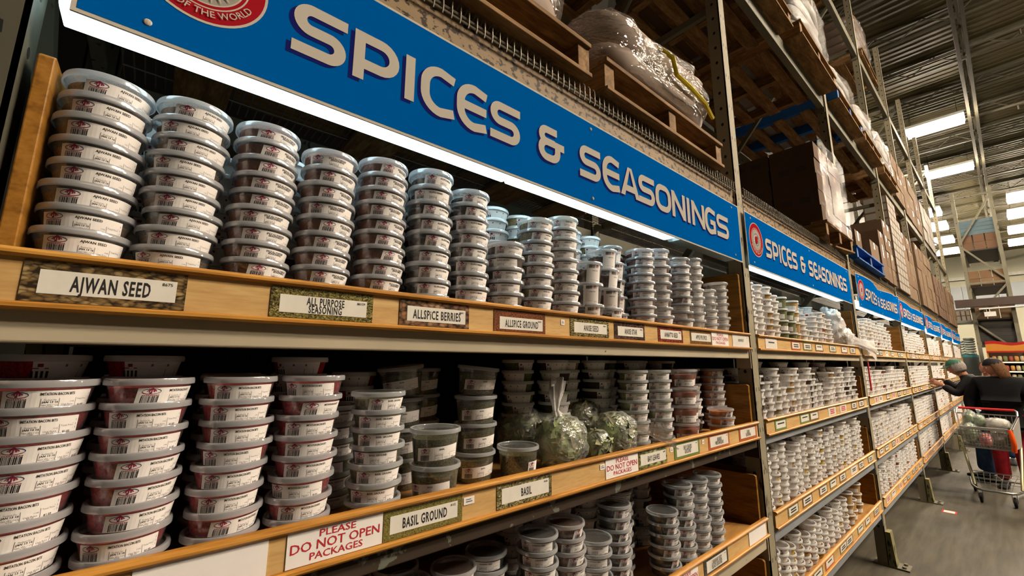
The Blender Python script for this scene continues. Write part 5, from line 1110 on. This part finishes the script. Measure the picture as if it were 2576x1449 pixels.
def person(name, label, loc, J, fwd, head, htilt, cloth, shoes, hands, wide=1.0, hem=None):
    """J: joints hipL hipR kneeL kneeR ankL ankR pel spine chest neck shL shR elL elR wrL wrR"""
    t = thing('person', label, 'person', loc); V = Vector; B = MB(); g = lambda k: V(J[k])
    names = ['pel', 'spine', 'chest', 'neck', 'shL', 'elL', 'wrL', 'shR', 'elR', 'wrR', 'hipL', 'kneeL', 'ankL', 'hipR', 'kneeR', 'ankR']
    ix = {n: i for i, n in enumerate(names)}; verts = [g(n) for n in names]
    E_ = [('pel', 'spine'), ('spine', 'chest'), ('chest', 'neck'), ('chest', 'shL'), ('shL', 'elL'), ('elL', 'wrL'), ('chest', 'shR'), ('shR', 'elR'), ('elR', 'wrR'), ('pel', 'hipL'), ('hipL', 'kneeL'), ('kneeL', 'ankL'), ('pel', 'hipR'), ('hipR', 'kneeR'), ('kneeR', 'ankR')]
    rad_ = dict(pel=.125, spine=.12, chest=.13, neck=.055, shL=.06, elL=.042, wrL=.028, shR=.06, elR=.042, wrR=.028, hipL=.09, kneeL=.06, ankL=.04, hipR=.09, kneeR=.06, ankR=.04)
    vs, fs = skinned('body', verts, [(ix[a], ix[b]) for a, b in E_], [rad_[n]*.92 for n in names], SKIN, t); B.add(vs, fs, 0)
    B.T = Matrix.Translation(-V(loc))
    B.tube([g('neck')-V((0, 0, .03)), g('neck')*.5+V(head)*.5, V(head)-V((0, 0, .03))], [.058, .054, .056], 14, 0)
    Wf = head_geo(B, head, fwd, htilt)
    for w, d, pn, sd, cu_ in hands: hand_geo(B, w, d, pn, sd, cu_)
    B.build('body', [SKIN, EYEW, EYED, LIPS], t, smooth=True, ang=80)
    # jacket
    ns = ['pel', 'spine', 'chest', 'neck', 'shL', 'elL', 'wrL', 'shR', 'elR', 'wrR']; rj = dict(pel=.158*wide, spine=.152*wide, chest=.165*wide, neck=.075, shL=.085*wide, elL=.066*wide, wrL=.048, shR=.085*wide, elR=.066*wide, wrR=.048)
    pts = [g(n) for n in ns]; pts[6] = g('elL').lerp(g('wrL'), .93); pts[9] = g('elR').lerp(g('wrR'), .93)
    pts.append(g('pel')-V((0, 0, hem or .16))); ed = [(a, b) for a, b in E_ if a in ns and b in ns]
    vs, fs = skinned('jacket', pts, [(ns.index(a), ns.index(b)) for a, b in ed]+[(0, len(ns))], [rj[n] for n in ns]+[.16*wide], None, t); m = MB(); m.add(vs, fs)
    m.build('jacket', cloth[0], t, smooth=True, ang=80)
    nt_ = ['pel', 'hipL', 'kneeL', 'ankL', 'hipR', 'kneeR', 'ankR']; rt = dict(pel=.125, hipL=.100, kneeL=.085, ankL=.076, hipR=.100, kneeR=.085, ankR=.076)
    pts = [g(n) for n in nt_]
    vs, fs = skinned('trousers', pts, [(0, 1), (1, 2), (2, 3), (0, 4), (4, 5), (5, 6)], [rt[n] for n in nt_], None, t); m = MB(); m.add(vs, fs); m.build('trousers', cloth[1], t, smooth=True, ang=80)
    for n, df in (('ankL', shoes[0]), ('ankR', shoes[1])):
        a = g(n); d = V((df[0], df[1], 0)).normalized(); m = local(t); s = V((-d.y, d.x, 0)); rows = []
        for f_, hw, h in ((-.085, .030, .07), (-.05, .042, .10), (.02, .045, .085), (.09, .050, .055), (.15, .046, .045), (.19, .028, .03)):
            for k_ in range(12): th = 2*pi*k_/12; z = .001+max(0, (h/2)*(1+sin(th))); rows.append((a.x+d.x*f_+s.x*hw*cos(th), a.y+d.y*f_+s.y*hw*cos(th), z))
        m.add(rows, [(j*12+i, j*12+(i+1) % 12, (j+1)*12+(i+1) % 12, (j+1)*12+i) for j in range(5) for i in range(12)]+[tuple(range(12))[::-1], tuple(range(60, 72))]); m.build('shoe', rub, t, smooth=True)
    return t, Wf
def cap_on(t, Wf, m, name, brim=True):
    q = local(t); n = 28; vs = []
    for j in range(9):
        ph = pi/2*j/8
        for i in range(n): a = 2*pi*i/n; vs.append(Wf(cos(ph)*cos(a)*.085, cos(ph)*sin(a)*.104-.004, .035+sin(ph)*.095))
    q.add(vs, [(j*n+i, j*n+(i+1) % n, (j+1)*n+(i+1) % n, (j+1)*n+i) for j in range(8) for i in range(n)]); h = q.build(name, m, t, smooth=True, ang=70)
    if brim:
        q = local(h); q.T = Matrix.Translation(-Vector(t.location)); top = []; bot = []
        for i in range(13): a = RD(20+140*i/12); b = RD(30+120*i/12); top.append(((cos(a)*.084, sin(a)*.10, .042), (cos(b)*.088, .085+sin(b)*.085, .030-.012*abs(cos(b)))))
        vs = [Wf(*p) for pr in top for p in pr]+[Wf(p[0], p[1], p[2]-.004) for pr in top for p in pr]; k = 26
        q.add(vs, [(2*i, 2*i+2, 2*i+3, 2*i+1) for i in range(12)]+[(k+2*i, k+2*i+1, k+2*i+3, k+2*i+2) for i in range(12)]+[(2*i+1, 2*i+3, k+2*i+3, k+2*i+1) for i in range(12)]); q.build('cap_brim', m, h, smooth=True)
def hair_on(t, Wf, m, long_=0):
    q = local(t); n = 30; vs = []; K = 10
    for j in range(K):
        ph = pi/2-(pi/2+.75)*j/(K-1)
        for i in range(n):
            a = pi+pi*(i/(n-1)-.0)-0.0; a = RD(150)+RD(240)*i/(n-1); x, y, z = cos(ph)*cos(a)*.083, cos(ph)*sin(a)*.103-.006, .008+sin(ph)*.118
            if long_ and j > 5: z -= long_*(j-5)/4; x *= 1+.25*(j-5)/4; y -= .01*(j-5)
            vs.append(Wf(x*(1+.03*sin(i*2.1+j)), y, z))
    q.add(vs, [(j*n+i, j*n+i+1, (j+1)*n+i+1, (j+1)*n+i) for j in range(K-1) for i in range(n-1)]); o = q.build('hair', m, t, smooth=True, ang=80)
    sd = o.modifiers.new('thick', 'SOLIDIFY'); sd.thickness = .012; sd.offset = 0
black = mat('black_jacket_cloth', (.004, .004, .0045), .85, var=.2, scale=12, spec=.12); char = mat('charcoal_jacket_cloth', (.012, .011, .0105), .85, var=.3, scale=9, spec=.15); jean = mat('blue_jeans', (.018, .045, .10), .8, var=.25, scale=25); redp = mat('red_trousers', (.26, .008, .014), .75, var=.2, scale=20)
gcap = mat('green_cap_cloth', (.035, .10, .055), .7); hairb = mat('brown_hair', (.10, .045, .016), .6, var=.4, scale=60); hairg = mat('grey_hair', (.22, .19, .17), .6, var=.3, scale=60); hatk = mat('black_hat', (.008, .008, .01), .8); pinkc = mat('dusty_pink_coat', (.28, .12, .12), .75)
# man reaching for a tub
mp_, Wm = person('man', 'person in a green cap and dark jacket leaning in and reaching to the shelf', (9.35, .40, 0),
    dict(pel=(9.36, .36, .97), spine=(9.36, .375, 1.15), chest=(9.36, .42, 1.33), neck=(9.36, .485, 1.47), shL=(9.19, .44, 1.40), elL=(9.13, .58, 1.20), wrL=(9.15, .735, 1.335), shR=(9.53, .44, 1.40), elR=(9.56, .60, 1.26), wrR=(9.50, .74, 1.41), hipL=(9.26, .36, .92), kneeL=(9.24, .42, .50), ankL=(9.24, .40, .09), hipR=(9.46, .36, .92), kneeR=(9.52, .44, .50), ankR=(9.56, .47, .09)),
    (-.10, 1), (9.33, .565, 1.595), .30, (char, jean), ((-.15, 1), (.2, 1)), [((9.15, .735, 1.335), (.05, .85, .42), (.9, 0, -.35), 1, .55), ((9.50, .74, 1.41), (-.15, 1, .05), (0, .1, -1), -1, .5)], hem=.13)
cap_on(mp_, Wm, gcap, 'green_cap'); hair_on(mp_, Wm, hairg)
# woman behind the cart
wo_, Ww = person('woman', 'person in a black jacket, dark hat and red trousers standing behind the cart', (9.02, .17, 0),
    dict(pel=(9.03, .165, .96), spine=(9.03, .165, 1.13), chest=(9.02, .165, 1.31), neck=(9.01, .165, 1.475), shL=(9.02, .36, 1.385), elL=(9.02, .47, 1.12), wrL=(8.90, .44, .90), shR=(9.02, -.03, 1.385), elR=(9.02, -.14, 1.12), wrR=(8.90, -.10, .90), hipL=(9.03, .26, .92), kneeL=(9.0, .265, .50), ankL=(9.05, .27, .09), hipR=(9.03, .07, .92), kneeR=(8.98, .06, .50), ankR=(9.03, .05, .09)),
    (-.35, 1), (8.99, .18, 1.60), .15, (black, redp), ((-1, .15), (-1, -.05)), [((8.90, .44, .90), (-.35, -.05, -1), (0, -1, 0), 1, .4), ((8.90, -.10, .90), (-.35, .05, -1), (0, 1, 0), -1, .4)], wide=1.22, hem=.14)
cap_on(wo_, Ww, hatk, 'black_hat', False); hair_on(wo_, Ww, hairb, .10)
# third shopper farther back
th_, Wt = person('shopper', 'person half hidden behind the green-capped shopper, in a dull pink top', (11.2, .30, 0),
    dict(pel=(11.2, .30, .95), spine=(11.2, .30, 1.12), chest=(11.2, .30, 1.29), neck=(11.2, .30, 1.44), shL=(11.2, .47, 1.36), elL=(11.15, .52, 1.10), wrL=(11.0, .50, .92), shR=(11.2, .13, 1.36), elR=(11.15, .08, 1.10), wrR=(11.0, .12, .92), hipL=(11.2, .39, .92), kneeL=(11.18, .40, .5), ankL=(11.2, .40, .09), hipR=(11.2, .21, .92), kneeR=(11.18, .2, .5), ankR=(11.2, .2, .09)),
    (-1, .5), (11.18, .31, 1.565), .1, (pinkc, jean), ((-1, 0), (-1, 0)), [((11.0, .50, .92), (-.4, 0, -1), (0, -1, 0), 1, .4), ((11.0, .12, .92), (-.4, 0, -1), (0, 1, 0), -1, .4)])
hair_on(th_, Wt, hairb)
